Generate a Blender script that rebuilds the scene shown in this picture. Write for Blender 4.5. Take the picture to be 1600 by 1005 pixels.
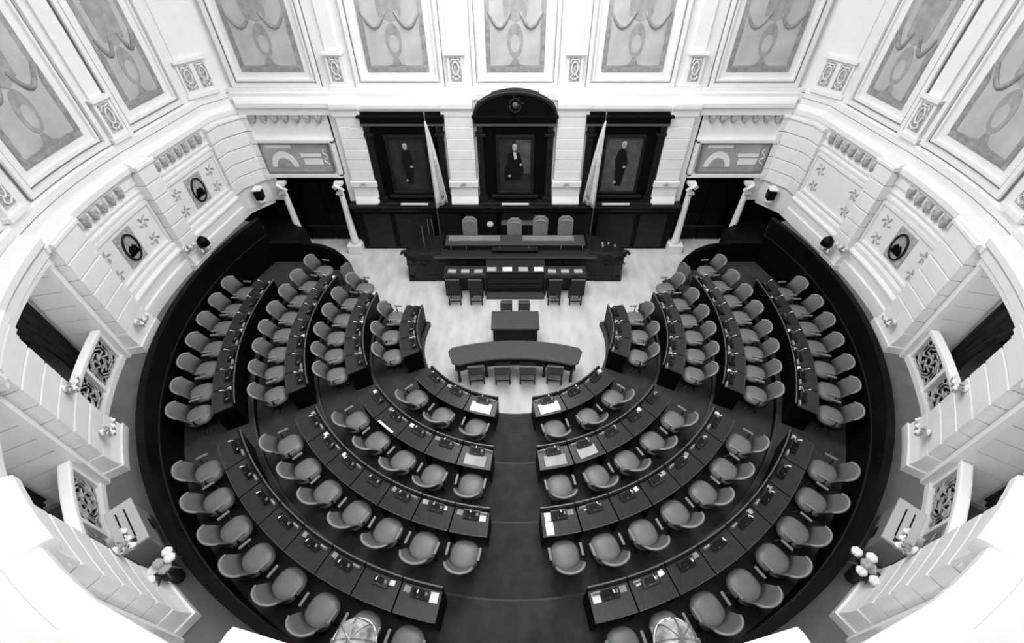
import bpy, bmesh, math, random
from mathutils import Vector, Matrix
PI = math.pi
R = math.radians
rnd = random.Random(7)
S = bpy.context.scene
C = S.collection
for o in list(bpy.data.objects):
    bpy.data.objects.remove(o, do_unlink=True)

# ------------------------------------------------------------------ camera, light, exposure
cd = bpy.data.cameras.new('camera'); cam = bpy.data.objects.new('camera', cd); C.objects.link(cam)
cam.location = (0, -9.342, 10.133)
cam.rotation_euler = (R(90 - 44.86), 0, 0)
cd.sensor_width = 36; cd.lens = 36 * 719 / 1600; cd.shift_x = -5 / 1600
cd.clip_start = 0.05; cd.clip_end = 100
S.camera = cam
S.view_settings.view_transform = 'Standard'; S.view_settings.look = 'None'
S.view_settings.gamma = 1; S.view_settings.use_curve_mapping = False
S.view_settings.exposure = 0.06
w = bpy.data.worlds.new('world'); S.world = w; w.use_nodes = True
w.node_tree.nodes['Background'].inputs[0].default_value = (1, 1, 1, 1)
w.node_tree.nodes['Background'].inputs[1].default_value = 0.1

def area(name, loc, rot, shape, size, power, sy=None, spread=180):
    l = bpy.data.lights.new(name, 'AREA'); l.shape = shape; l.size = size
    if sy: l.size_y = sy
    l.energy = power; l.spread = R(spread)
    o = bpy.data.objects.new(name, l); o.location = loc; o.rotation_euler = rot; C.objects.link(o)
    return o
area('laylight_lamp', (0, .8, 12.6), (0, 0, 0), 'DISK', 7.0, 940)
area('rear_fill_light', (0, -7.4, 12.4), (R(16), 0, 0), 'RECTANGLE', 11, 330, 1.4)  # unseen fill light added from the rear to lift the opening reveals

# ------------------------------------------------------------------ materials
def mat(name, v, rough=.6, spec=.5, metal=0, noise=None, bump=0, nscale=8, stretch=(1, 1, 1), coat=0, emit=0):
    m = bpy.data.materials.new(name); m.use_nodes = True
    nt = m.node_tree; b = nt.nodes['Principled BSDF']
    b.inputs['Base Color'].default_value = (v, v, v, 1)
    b.inputs['Roughness'].default_value = rough
    b.inputs['Specular IOR Level'].default_value = spec
    b.inputs['Metallic'].default_value = metal
    b.inputs['Coat Weight'].default_value = coat
    if emit:
        b.inputs['Emission Color'].default_value = (1, 1, 1, 1); b.inputs['Emission Strength'].default_value = emit
    if noise or bump:
        tc = nt.nodes.new('ShaderNodeTexCoord'); mp = nt.nodes.new('ShaderNodeMapping')
        mp.inputs['Scale'].default_value = stretch
        n = nt.nodes.new('ShaderNodeTexNoise'); n.inputs['Scale'].default_value = nscale; n.inputs['Detail'].default_value = 5
        nt.links.new(tc.outputs['Object'], mp.inputs[0]); nt.links.new(mp.outputs[0], n.inputs['Vector'])
        if noise:
            r = nt.nodes.new('ShaderNodeValToRGB')
            r.color_ramp.elements[0].position = .3; r.color_ramp.elements[1].position = .7
            r.color_ramp.elements[0].color = (noise[0],) * 3 + (1,); r.color_ramp.elements[1].color = (noise[1],) * 3 + (1,)
            nt.links.new(n.outputs['Fac'], r.inputs[0]); nt.links.new(r.outputs[0], b.inputs['Base Color'])
        if bump:
            bp = nt.nodes.new('ShaderNodeBump'); bp.inputs['Strength'].default_value = bump; bp.inputs['Distance'].default_value = .02
            nt.links.new(n.outputs['Fac'], bp.inputs['Height']); nt.links.new(bp.outputs[0], b.inputs['Normal'])
    return m
M = dict(
    plaster=mat('white_plaster', .86, .7, .3, noise=(.84, .88), nscale=3),
    block=mat('white_stone', .85, .65, .3, noise=(.82, .87), nscale=4),
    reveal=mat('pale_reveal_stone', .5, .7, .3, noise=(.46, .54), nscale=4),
    pier=mat('grey_quoin_stone', .5, .7, .3, noise=(.42, .55), nscale=5),
    relief=mat('aged_relief', .42, .8, .2, noise=(.25, .6), nscale=14, bump=.4),
    canvas=mat('mural_ground', .5, .8, .2, noise=(.43, .56), nscale=2.2),
    line=mat('shadow_gap_grey', .2, .8, .2), armpad=mat('armrest_pad', .2, .45, .5),  # line: grey that stands in for shadow gaps along frames and bands
    mural=mat('mural_paint', .3, .85, .2, noise=(.22, .38), nscale=7),
    mural2=mat('mural_shade', .36, .85, .2, noise=(.29, .42), nscale=5),
    marble=mat('pale_marble', .68, .35, .3, noise=(.52, .72), nscale=2.2, stretch=(1.5, .5, 1)),
    carpet=mat('grey_carpet', .045, .95, .1, noise=(.034, .056), nscale=3.2, bump=.2),
    carpet2=mat('walkway_carpet', .15, .95, .1, noise=(.13, .17), nscale=2, bump=.2),
    nosing=mat('step_nosing', .06, .6, .2),
    black=mat('black_polished_wood', .002, .5, .12, noise=(.0015, .003), nscale=9),
    rail=mat('barrier_rail_wood', .02, .3, .4),
    dark=mat('dark_wood', .01, .4, .25, noise=(.006, .016), nscale=6, stretch=(1, 1, 5)),
    darkpanel=mat('dark_wood_panel', .014, .45, .2, noise=(.010, .02), nscale=4, stretch=(1, 1, 4)),
    wood=mat('desk_wood', .025, .3, .35, noise=(.018, .034), nscale=9, stretch=(1, 5, 1)),
    edge=mat('desk_edge_wood', .10, .35, .5),
    tabletop=mat('table_leather', .05, .5, .4, noise=(.045, .056), nscale=12),
    seat=mat('grey_leather_seat', .17, .42, .5, noise=(.155, .19), nscale=5),
    back=mat('grey_leather_back', .12, .45, .5, noise=(.11, .135), nscale=5),
    piping=mat('pale_piping', .27, .45, .5),
    frame=mat('black_chair_frame', .006, .4, .4),
    screen=mat('console_black', .01, .3, .5),
    paper=mat('white_paper', .85, .8, .2),
    paper2=mat('grey_print', .3, .8, .2),
    chrome=mat('bright_metal', .75, .25, .5, metal=1),
    brass=mat('dull_metal', .3, .35, .5, metal=.8),
    cloth=mat('flag_cloth', .7, .9, .1, noise=(.62, .8), nscale=6),
    cloth2=mat('flag_cloth_band', .4, .9, .1, noise=(.34, .46), nscale=6),
    drape=mat('dark_drape', .02, .9, .1, noise=(.012, .03), nscale=4, stretch=(3, 3, .5)),
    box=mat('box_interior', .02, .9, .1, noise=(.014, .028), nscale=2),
    fur=mat('pale_upholstery', .42, .9, .2, noise=(.35, .5), nscale=2),
    grille=mat('cast_iron_grille', .4, .4, .5, noise=(.2, .55), nscale=14),
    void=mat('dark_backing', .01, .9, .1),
    light_chair=mat('pale_leather', .2, .5, .4, noise=(.18, .23), nscale=5),
    cabinet=mat('grey_cabinet_metal', .2, .4, .5, noise=(.18, .22), nscale=3),
    cabtop=mat('pale_cabinet_top', .42, .45, .4),
    glass=mat('frosted_glass', .4, .15, .6, noise=(.12, .7), nscale=7, bump=1.0),
    pic=mat('picture_glass', .42, .12, .6, noise=(.36, .46), nscale=2, coat=.5),
    portrait_bg=mat('portrait_ground', .022, .5, .3, noise=(.012, .032), nscale=3),
    portrait_bg2=mat('portrait_ground_light', .08, .5, .3, noise=(.04, .12), nscale=3),
    suit=mat('painted_black', .004, .6, .2),
    skin=mat('painted_skin', .45, .6, .2, noise=(.3, .5), nscale=12),
    hair=mat('painted_hair', .55, .6, .2),
    lay=mat('laylight_glass', .9, .5, .2, emit=.8),
)

# ------------------------------------------------------------------ mesh builder
class MB:
    def __init__(s): s.v = []; s.f = []
    def add(s, vs, fs):
        k = len(s.v); s.v += [tuple(p) for p in vs]; s.f += [tuple(i + k for i in f) for f in fs]; return s
    def box(s, cx, cy, cz, sx, sy, sz, rz=0, rx=0, ry=0):
        m = Matrix.Rotation(rz, 3, 'Z') @ Matrix.Rotation(ry, 3, 'Y') @ Matrix.Rotation(rx, 3, 'X')
        vs = [m @ Vector((a * sx / 2, b * sy / 2, c * sz / 2)) + Vector((cx, cy, cz)) for a in (-1, 1) for b in (-1, 1) for c in (-1, 1)]
        return s.add(vs, [(0, 1, 3, 2), (4, 6, 7, 5), (0, 4, 5, 1), (2, 3, 7, 6), (0, 2, 6, 4), (1, 5, 7, 3)])
    def loft(s, rings, closed=True, caps=True):
        n = len(rings[0]); k = len(s.v)
        for r in rings: s.v += [tuple(p) for p in r]
        for i in range(len(rings) - 1):
            for j in range(n if closed else n - 1):
                a = k + i * n + j; b = k + i * n + (j + 1) % n
                s.f.append((a, b, b + n, a + n))
        if caps:
            s.f.append(tuple(k + j for j in range(n - 1, -1, -1))); m = k + (len(rings) - 1) * n
            s.f.append(tuple(m + j for j in range(n)))
        return s
    def tube(s, pts, r, n=6, taper=None):
        pts = [Vector(p) for p in pts]; rings = []
        for i, p in enumerate(pts):
            d = (pts[min(i + 1, len(pts) - 1)] - pts[max(i - 1, 0)]).normalized()
            u = d.cross(Vector((0, 0, 1)))
            if u.length < .1: u = d.cross(Vector((1, 0, 0)))
            u.normalize(); v = d.cross(u)
            rr = r if taper is None else r * taper[i]
            rings.append([p + (u * math.cos(t * 2 * PI / n) + v * math.sin(t * 2 * PI / n)) * rr for t in range(n)])
        return s.loft(rings)
    def lathe(s, prof, n=12, c=(0, 0, 0), sx=1, sy=1):
        rings = [[(c[0] + r * sx * math.cos(t * 2 * PI / n), c[1] + r * sy * math.sin(t * 2 * PI / n), c[2] + z) for t in range(n)] for r, z in prof]
        return s.loft(rings)
    def sector(s, r0, r1, a0, a1, z0, z1, n=None):
        """annular block, degrees"""
        n = n or max(1, int(abs(a1 - a0) / 2.5)); rings = []
        for i in range(n + 1):
            a = R(a0 + (a1 - a0) * i / n); c, q = math.cos(a), math.sin(a)
            rings.append([(r0 * c, r0 * q, z0), (r1 * c, r1 * q, z0), (r1 * c, r1 * q, z1), (r0 * c, r0 * q, z1)])
        return s.loft(rings)
    def poly(s, pts, axis_pt, axis_vec):
        """extrude a closed polygon along a vector"""
        a = [Vector(p) + Vector(axis_pt) for p in pts]; b = [p + Vector(axis_vec) for p in a]
        return s.loft([a, b])
    def build(s, name, m, parent=None, smooth=False, bevel=0, seg=2, loc=None):
        me = bpy.data.meshes.new(name); me.from_pydata(s.v, [], s.f)
        bm = bmesh.new(); bm.from_mesh(me); bmesh.ops.recalc_face_normals(bm, faces=bm.faces)
        if bevel:
            es = [e for e in bm.edges if len(e.link_faces) == 2 and e.calc_face_angle(0) > .6]
            bmesh.ops.bevel(bm, geom=es, offset=bevel, segments=seg, affect='EDGES', clamp_overlap=True, profile=.6)
        bm.to_mesh(me); bm.free()
        if smooth:
            me.polygons.foreach_set('use_smooth', [True] * len(me.polygons))
        me.materials.append(M[m])
        o = bpy.data.objects.new(name, me); C.objects.link(o)
        if parent: o.parent = parent
        if loc: o.location = loc
        return o
def smooth_by_angle(o, ang=40):
    me = o.data
    me.polygons.foreach_set('use_smooth', [True] * len(me.polygons))
    me.set_sharp_from_angle(angle=R(ang))
    return o
def tag(o, label=None, cat=None, group=None, kind=None):
    if label: o['label'] = label
    if cat: o['category'] = cat
    if group: o['group'] = group
    if kind: o['kind'] = kind
    return o
def empty(name, loc=(0, 0, 0), rz=0, label=None, cat=None, group=None, kind=None):
    o = bpy.data.objects.new(name, None); C.objects.link(o); o.location = loc; o.rotation_euler = (0, 0, rz)
    o.empty_display_size = .1
    return tag(o, label, cat, group, kind)
KIDS = {}
def kids(o): return [c for c in bpy.data.objects if c.parent is o]
def snapshot(o): return (o, [(c, kids(c)) for c in kids(o)])
def dup(snap, loc, rz, label, group=None):
    src, ch = snap
    r = src.copy(); C.objects.link(r); r.location = loc; r.rotation_euler = (0, 0, rz); r['label'] = label
    if group: r['group'] = group
    for c, gg in ch:
        d = c.copy(); C.objects.link(d); d.parent = r
        for g in gg:
            h = g.copy(); C.objects.link(h); h.parent = d
    return r
def pol(r, a): return (r * math.cos(R(a)), r * math.sin(R(a)))
ORD = ['', 'first', 'second', 'third', 'fourth', 'fifth', 'sixth', 'seventh', 'eighth', 'ninth']

# ------------------------------------------------------------------ wall path (s metres from the middle of the back wall, s>0 to the left)
AX0 = 171.0; RW = 9.3
_c0 = Vector((RW * math.cos(R(AX0)), RW * math.sin(R(AX0))))
_poly = [Vector((0, 4.8)), Vector((-8.25, 4.8)), Vector((-8.8, 4.1)), _c0]
_cum = [0]
for i in range(3): _cum.append(_cum[-1] + (_poly[i + 1] - _poly[i]).length)
def sA(a): return _cum[3] + RW * R(a - AX0)        # path length at an angle of the round part
def _n(i):
    d = (_poly[i + 1] - _poly[i]).normalized(); return Vector((d.y, -d.x)) if True else None
_nn = []
for i in range(3):
    d = (_poly[i + 1] - _poly[i]).normalized(); _nn.append(Vector((-d.y, d.x)))
def wp(s, d):
    """point on the wall path at s, pushed d into the room"""
    q = abs(s); sg = -1 if s < 0 else 1
    if q >= _cum[3]:
        a = R(AX0) + (q - _cum[3]) / RW; p = Vector(((RW - d) * math.cos(a), (RW - d) * math.sin(a)))
    else:
        i = max(k for k in range(3) if _cum[k] <= q + 1e-9)
        dr = (_poly[i + 1] - _poly[i]).normalized(); p = _poly[i] + dr * (q - _cum[i])
        n = _nn[i]
        if abs(q - _cum[i]) < 1e-6 and i > 0:
            m = (_nn[i - 1] + _nn[i]).normalized(); n = m / m.dot(_nn[i])
        p = p + n * d
    return (p.x * sg, p.y)
def ss(s0, s1, step=.35):
    lo, hi = min(s0, s1), max(s0, s1); r = [lo, hi]
    for c in _cum[1:]:
        for q in (c, -c):
            if lo < q < hi: r.append(q)
    for sg in (1, -1):
        k = _cum[3]
        while k < 24:
            if lo + .05 < sg * k < hi - .05: r.append(sg * k)
            k += step
    return sorted(set(round(x, 5) for x in r))
def sweep(mb, s0, s1, prof):
    rings = []
    for s in ss(s0, s1):
        rings.append([(*wp(s, d), z) for d, z in prof])
    return mb.loft(rings)
def slab(mb, s0, s1, d0, d1, z0, z1, c=0):
    if c: return sweep(mb, s0, s1, [(d0, z0), (d1 - c, z0), (d1, z0 + c), (d1, z1 - c), (d1 - c, z1), (d0, z1)])
    return sweep(mb, s0, s1, [(d0, z0), (d1, z0), (d1, z1), (d0, z1)])
SEND = sA(270)

# ================================================================== LARGE STRUCTURE
floor = tag(MB().box(0, -.5, -.1, 24, 24, .2).build('floor', 'marble'), 'pale streaked stone floor of the sunken well before the rostrum', kind='structure')

# carpeted tiers
rows = {1: (2.76, .17), 2: (4.18, .33), 3: (5.60, .49), 4: (7.12, .72)}
tend = {1: 166, 2: 161.5, 3: 155.5, 4: 160}
edges = {1: 2.70, 2: 4.14, 3: 5.55, 4: 7.02, 5: 8.56}
tiers = empty('tiered_floor', label='stepped dark carpet tiers curving round the well', kind='structure')
for k in (1, 2, 3, 4):
    a0 = tend[k]; z = rows[k][1]
    MB().sector(edges[k], edges[k + 1] + (.02 if k < 4 else 0), a0, 540 - a0, .0, z, 90).build('carpet', 'carpet', tiers)
    n = MB(); n.sector(edges[k] - .025, edges[k] + .012, a0, 540 - a0, z - .012, z + .004, 90).build('nosing', 'nosing', tiers)
    MB().sector(edges[k] - .02, edges[k], a0, 540 - a0, 0 if k == 1 else rows[k - 1][1], z - .012, 90).build('riser', 'black', tiers)
# flat carpet landings at the upper ends of the tiers
for sg in (1, -1):
    b = MB()
    b.poly([(sg * -8.3, 2.95, 0), (sg * -6.72, 2.95, 0), (sg * -6.3, 2.0, 0), (sg * -8.35, 2.0, 0)], (0, 0, .0), (0, 0, .716))
    b.build('carpet', 'carpet', tiers)
    b = MB()
    b.poly([(sg * -6.9, 2.8, 0), (sg * -5.55, 2.8, 0), (sg * -5.0, 1.9, 0), (sg * -5.6, 1.8, 0), (sg * -6.9, 2.0, 0)], (0, 0, .0), (0, 0, .484))
    b.build('carpet', 'carpet', tiers)

# the black ring barrier
barrier = empty('barrier_wall', label='black polished timber barrier ringing the seating tiers', kind='structure')
MB().sector(8.53, 8.61, 159, 381, .3, 2.28, 90).build('barrier_panel', 'black', barrier)
MB().sector(8.50, 8.645, 159, 381, 2.28, 2.33, 90).build('cap_rail', 'black', barrier)
MB().sector(8.505, 8.53, 159, 381, 1.72, 1.74, 90).build('moulding', 'rail', barrier)
MB().sector(8.50, 8.53, 159, 381, .72, .80, 90).build('skirting', 'black', barrier)

# walkway behind the barrier
walk = empty('walkway_floor', label='raised grey walkway between barrier and white wall', kind='structure')
MB().sector(8.615, 12.2, 158.5, 381.5, 1.85, 2.0, 100).build('carpet', 'carpet2', walk)
for a0 in (150, 21.5): MB().sector(8.3, 12.2, a0, a0 + 8.5, .2, 1.2, 6).build('landing', 'black', walk)

# ---------------- walls: spans along the path
P1a, P1b = sA(171.3) , sA(174.4)
P1a, P1b = sA(168.2 + 2.9), sA(172.6 + 1.4)
piers = [(sA(187.6), sA(194.6)), (sA(208), sA(215.7)), (sA(230.5), sA(238)), (sA(253), sA(260.5))]
opens = [(piers[0][1], piers[1][0]), (piers[1][1], piers[2][0]), (piers[2][1], piers[3][0])]
Z0, ZC = 2.0, 4.72
for sg, side in ((1, 'left'), (-1, 'right')):
    wl = empty('wall_' + side, label='white rusticated plaster wall on the %s of the chamber' % side, kind='structure')
    def sl(name, m, s0, s1, d0, d1, z0, z1, c=0, par=wl):
        b = MB(); slab(b, sg * s0, sg * s1, d0, d1, z0, z1, c); return b.build(name, m, par)
    # solid wall from the transom to the first arch
    sl('wall_face', 'plaster', 8.25, piers[0][1] - .03, -.9, 0, 1.86, 5.12)
    # piers between openings, in courses
    for (a, b_) in piers[1:]:
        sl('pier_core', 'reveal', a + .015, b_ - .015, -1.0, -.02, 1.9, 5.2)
    for (a, b_) in piers:
        for k in range(7):
            z = Z0 + .12 + k * .385
            sl('pier_block', 'block', a, b_, -.95, -.03, z, z + .362)
        # front frame strip at both jambs
        for e, q in ((a, 1), (b_, -1)):
            sl('jamb', 'plaster', e - .03 * q, e + .10 * q, -.06, .06, Z0, ZC)
    # lintels over the openings
    for (a, b_) in opens:
        sl('lintel', 'plaster', a - .05, b_ + .05, -1.0, -.02, ZC, 5.2)
        sl('architrave', 'plaster', a, b_, -.04, .03, ZC - .06, ZC + .10)
    sl('wall_face', 'plaster', piers[3][1], SEND, -.9, 0, 1.86, 5.2)
    # rusticated pilasters, block by block
    def pilaster(a, b_, z0=2.62, courses=6, pitch=.388, d=.28, ins=.14, base=True):
        sl('pilaster_core', 'block', a + ins, b_ - ins, -.01, d - .11, Z0, ZC + .3)
        for k in range(courses):
            sl('stone_block', 'block', a + ins - .03, b_ - ins + .03, 0, d, z0 + k * pitch + .012, z0 + (k + 1) * pitch - .012, .014)
        if base:
            sl('plinth', 'block', a + ins - .08, b_ - ins + .08, 0, d + .10, Z0, z0 - .42)
            b = MB(); sweep(b, sg * (a + ins - .05), sg * (b_ - ins + .05), [(0, z0 - .42), (d + .07, z0 - .42), (d + .02, z0 - .2), (d + .0, z0), (0, z0)]); b.build('pedestal', 'block', wl)
        sl('capital', 'block', a + ins - .06, b_ - ins + .06, 0, d + .05, z0 + courses * pitch, z0 + courses * pitch + .10, .02)
    for a, b_ in piers: pilaster(a, b_)
    pilaster(P1a - .05, P1b + .05, ins=.05)
    # corner pilaster by the transom panel, wrapping the bend
    pilaster(8.0, 9.6, z0=2.75, courses=5, pitch=.4, d=.14, ins=.05, base=False)
    # stepped dado below the framed panels
    for a, b_ in ((9.55, P1a), (P1b, piers[0][0] + .1)):
        b = MB(); sweep(b, sg * a, sg * b_, [(0, Z0), (.17, Z0), (.17, 2.34), (.13, 2.38), (.13, 2.60), (.17, 2.64), (.17, 2.70), (.10, 2.76), (.10, 2.88), (.08, 2.92), (0, 2.95)])
        b.build('dado', 'plaster', wl)
    # raised frames of the oval panels + frieze mouldings
    for a, b_ in ((9.62, P1a - .02), (P1b + .05, piers[0][0] + .16)):
        z0, z1 = 3.05, 4.12
        b = MB()
        slab(b, sg * a, sg * b_, 0, .07, z0 - .06, z0); slab(b, sg * a, sg * b_, 0, .07, z1, z1 + .06)
        slab(b, sg * a, sg * (a + .06), 0, .07, z0, z1); slab(b, sg * (b_ - .06), sg * b_, 0, .07, z0, z1)
        b.build('panel_frame', 'plaster', wl)
        sl('panel_field', 'block', a + .06, b_ - .06, 0, .012, z0, z1)
        sl('moulding', 'plaster', a - .1, b_ + .02, 0, .06, 4.26, 4.31)
        sl('moulding', 'plaster', a - .1, b_ + .02, 0, .045, 4.42, 4.45)
        # corner ornaments
        L = b_ - a
        for u in (.17, .83):
            for v in (.25, .72):
                s = a + L * u; z = z0 + (z1 - z0) * v
                b = MB()
                for q in range(5):
                    an = q * 1.26 + u * 9
                    p0 = s + .05 * math.cos(an); p1 = s + .17 * math.cos(an + .7)
                    b.tube([(*wp(sg * p0, .03), z + .05 * math.sin(an)), (*wp(sg * (p0 + p1) / 2, .045), z + .12 * math.sin(an + .3)), (*wp(sg * p1, .03), z + .15 * math.sin(an + .7))], .016, 5)
                b.build('corner_ornament', 'relief', wl)
    # entablature and cornice (projects over pilasters)
    b = MB()
    prof = lambda e: [(0, 4.72), (e - .14, 4.72), (e - .14, 4.80), (e - .08, 4.86), (e - .08, 5.02), (e, 5.12), (e, 5.24), (e - .05, 5.28), (0, 5.36)]
    spans = []
    cur = 8.2
    P = [(P1a - .03, P1b + .03)] + piers
    for (a, b_) in P:
        spans.append((cur, a + .03, .27)); spans.append((a, b_, .38)); cur = b_ - .03
    spans.append((cur, SEND, .27))
    proff = lambda e: [(0, 4.62), (e * .35, 4.62), (e * .35, 4.80), (e * .6, 4.86), (e, 4.92), (e, 5.04), (e - .04, 5.08), (0, 5.14)]
    for i, (a, b_, e) in enumerate(spans):
        b = MB(); sweep(b, sg * a, sg * b_, proff(.24 if e > .3 else .12) if i < 4 else prof(.58 if i == len(spans) - 2 else e)); b.build('cornice', 'plaster', wl)
    # console brackets under the cornice
    def consoles(a, b_, n, z=4.63):
        for k in range(n):
            s = sg * (a + (b_ - a) * (k + .5) / n); x, y = wp(s, .0); x2, y2 = wp(s, 1)
            nx, ny = x2 - x, y2 - y; an = math.atan2(ny, nx)
            m = Matrix.Translation((x, y, z)) @ Matrix.Rotation(an, 4, 'Z')
            bb = MB(); pr = [(-.095, .13), (.095, .13), (.09, .0), (.06, -.09), (0, -.15), (-.06, -.09), (-.09, 0)]
            r0 = [m @ Vector((-.01, p, q)) for p, q in pr]; r1 = [m @ Vector((.11, p * .95, q)) for p, q in pr]
            r2 = [m @ Vector((.15, p * .55, q * .55 + .02)) for p, q in pr]
            bb.loft([r0, r1, r2]); bb.build('console_bracket', 'relief', wl)
    consoles(9.75, P1a - .12, 7, 4.70); consoles(P1b + .45, piers[0][0] + .1, 6, 4.70); 
    # arch box interior
    bx = empty('wall_box_' + side, label='dark walls of the boxes behind the %s openings' % side, kind='structure')
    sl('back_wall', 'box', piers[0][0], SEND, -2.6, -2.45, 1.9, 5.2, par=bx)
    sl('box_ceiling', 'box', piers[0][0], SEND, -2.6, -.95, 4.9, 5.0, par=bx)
    # upper wall
    up = empty('wall_upper_' + side, label='upper white wall with painted panels, %s side' % side, kind='structure')
    sl('upper_face', 'plaster', 8.2, SEND, -.9, -.22, 5.1, 13.0, par=up)
    sl('band', 'plaster', 8.2, piers[1][0], -.3, -.06, 5.06, 5.42, par=up)
    sl('band', 'plaster', 8.2, piers[1][0], -.3, -.15, 5.42, 5.48, par=up)
    b = MB(); sweep(b, sg * (piers[1][0] - .01), sg * SEND, [(-.4, 5.06), (0, 5.06), (0, 5.34), (-.05, 5.5), (-.21, 6.1), (-.4, 6.1)]); b.build('cove', 'plaster', up)
    sl('shadow_line', 'line', 8.2, piers[1][0], -.07, -.055, 5.30, 5.312, par=up)  # thin strip coloured as a shadow along the band
    sl('shadow_line', 'line', 8.2, piers[1][0], .0, .012, 5.10, 5.112, par=up) if False else None
# ---------------- back wall
wb = empty('wall_back', label='white and black wall behind the rostrum', kind='structure')
MB().box(0, 5.2, 3.7, 16.6, .8, 3.3).build('wall_face', 'plaster', wb).location = (0, 0, 0)
wb_face = kids(wb)[0]; bpy.data.objects.remove(wb_face, do_unlink=True)
MB().box(0, 5.2, 3.55, 11.3, .8, 3.5).build('wall_face', 'plaster', wb)
for sg in (1, -1):
    MB().box(sg * 6.95, 5.2, 4.15, 2.7, .8, 2.5).build('wall_face', 'plaster', wb)
    MB().box(sg * 8.1, 5.2, 2.35, .4, .8, 1.2).build('wall_face', 'plaster', wb)
MB().box(0, 5.37, 9.15, 17.6, .7, 7.9).build('upper_face', 'plaster', wb)
b = MB(); b.box(0, 4.9, 5.33, 16.8, .3, .18); b.build('band', 'plaster', wb)
b = MB(); b.box(0, 4.92, 5.47, 16.8, .16, .1); b.build('band', 'plaster', wb)
# cornice on the back wall
for s0, s1, e in ((-8.25, -5.4, .22), (-5.42, -4.6, .32), (-2.2, -1.25, .30), (1.25, 2.2, .30), (4.6, 5.42, .32), (5.4, 8.25, .22)):
    b = MB(); sweep(b, s0, s1, [(0, 4.84), (e - .08, 4.84), (e - .08, 5.0), (e, 5.08), (e, 5.2), (e - .05, 5.26), (0, 5.36)]); b.build('cornice', 'plaster', wb)
for s0, s1 in ((-4.65, -2.15), (2.15, 4.65)):
    b = MB(); sweep(b, s0, s1, [(0, 4.98), (.2, 4.98), (.24, 5.06), (.24, 5.16), (.2, 5.2), (0, 5.3)]); b.build('cornice', 'plaster', wb)
# rusticated pilasters between the portraits
for xc, wd in ((-4.97, .74), (-1.69, .84), (1.69, .84), (4.97, .74)):
    b = MB().box(xc, 4.75, 3.45, wd - .06, .2, 3.0); b.build('pilaster_core', 'block', wb)
    for k in range(6):
        z = 2.78 + k * .345
        b = MB(); slab(b, -xc - wd / 2, -xc + wd / 2, 0, .2, z + .006, z + .339, .012); b.build('stone_block', 'block', wb)
    b = MB(); slab(b, -xc - wd / 2 - .06, -xc + wd / 2 + .06, 0, .27, 2.56, 2.76); b.build('stone_block', 'block', wb, bevel=.02)
    b = MB(); sweep(b, -xc - wd / 2 - .03, -xc + wd / 2 + .03, [(0, 1.94), (.3, 1.94), (.3, 2.0), (.22, 2.2), (.2, 2.56), (0, 2.56)]); b.build('pedestal', 'block', wb)
    # small carved mark on the pedestal block
    b = MB()
    for q in range(5):
        an = .3 + q * .63
        b.tube([(xc, 4.52, 2.64), (xc + .07 * math.cos(an), 4.5, 2.64 + .08 * math.sin(an)), (xc + .12 * math.cos(an + .3), 4.52, 2.64 + .11 * math.sin(an + .3))], .011, 5)
    b.build('carved_motif', 'relief', wb)
# black wainscot
wn = empty('wainscot', label='black wood wainscot behind the rostrum', kind='structure')
MB().box(0, 4.83, .93, 11.2, .3, 1.86).build('wainscot_face', 'black', wn)
MB().box(0, 4.62, 1.87, 11.3, .42, .08).build('ledge', 'darkpanel', wn, bevel=.015)
MB().box(0, 4.66, 1.62, 11.2, .06, .05).build('moulding', 'rail', wn)
for sg in (1, -1):
    for x, wd in ((4.85, .95), (3.55, 1.3), (2.3, .8)):
        b = MB().box(sg * x, 4.665, .78, wd, .03, 1.4); b.build('wainscot_panel', 'darkpanel', wn, bevel=.01)
for k in range(3):
    MB().box(-1.2 + k * 1.2, 4.665, .78, 1.1, .03, 1.4).build('wainscot_panel', 'dark', wn, bevel=.01)
# doorways
for sg, side in ((1, 'right'), (-1, 'left')):
    dr = empty('door_1' if sg < 0 else 'door_2', label='dark double doorway on the %s of the rostrum wall' % side, kind='structure')
    b = MB(); b.box(sg * 6.8, 5.75, 1.4, 2.4, .1, 2.9); b.build('door_back', 'void', dr)
    for q in (-1, 1):
        MB().box(sg * 6.8 + q * .47, 5.3, 1.33, .9, .06, 2.6).build('door_leaf', 'black', dr, bevel=.01)
        MB().box(sg * 6.8 + q * .47, 5.26, .75, .6, .03, .9).build('door_panel', 'black', dr, bevel=.01)
        MB().box(sg * 6.8 + q * 1.02, 5.25, 1.4, .2, .9, 2.9).build('door_jamb', 'black', dr)
    MB().box(sg * 6.8, 5.2, 2.86, 2.3, .8, .1).build('door_head', 'black', dr)
    MB().box(sg * 6.8, 5.24, .62, 1.8, .04, .03).build('push_bar', 'rail', dr)
    # black panelling beside the doorway, below the walkway
    b = MB(); b.box(sg * 8.6, 4.95, .98, 1.6, .3, 1.95); b.build('side_panelling', 'black', dr)

# ceiling with its laylight (above the frame)
ce = empty('ceiling', label='flat white ceiling with a round glass laylight', kind='structure')
b = MB(); b.sector(4.4, 12, 0, 360, 13.0, 13.2, 64); b.build('ceiling_ring', 'plaster', ce)
b = MB(); b.lathe([(.001, 13.05), (4.5, 13.05), (4.5, 13.1), (.001, 13.1)], 64, (0, 0, 0)); b.build('laylight', 'lay', ce)
b = MB(); b.sector(10.2, 10.6, -115, -65, 1.9, 13.1, 30); b.build('rear_wall', 'plaster', ce)

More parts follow.
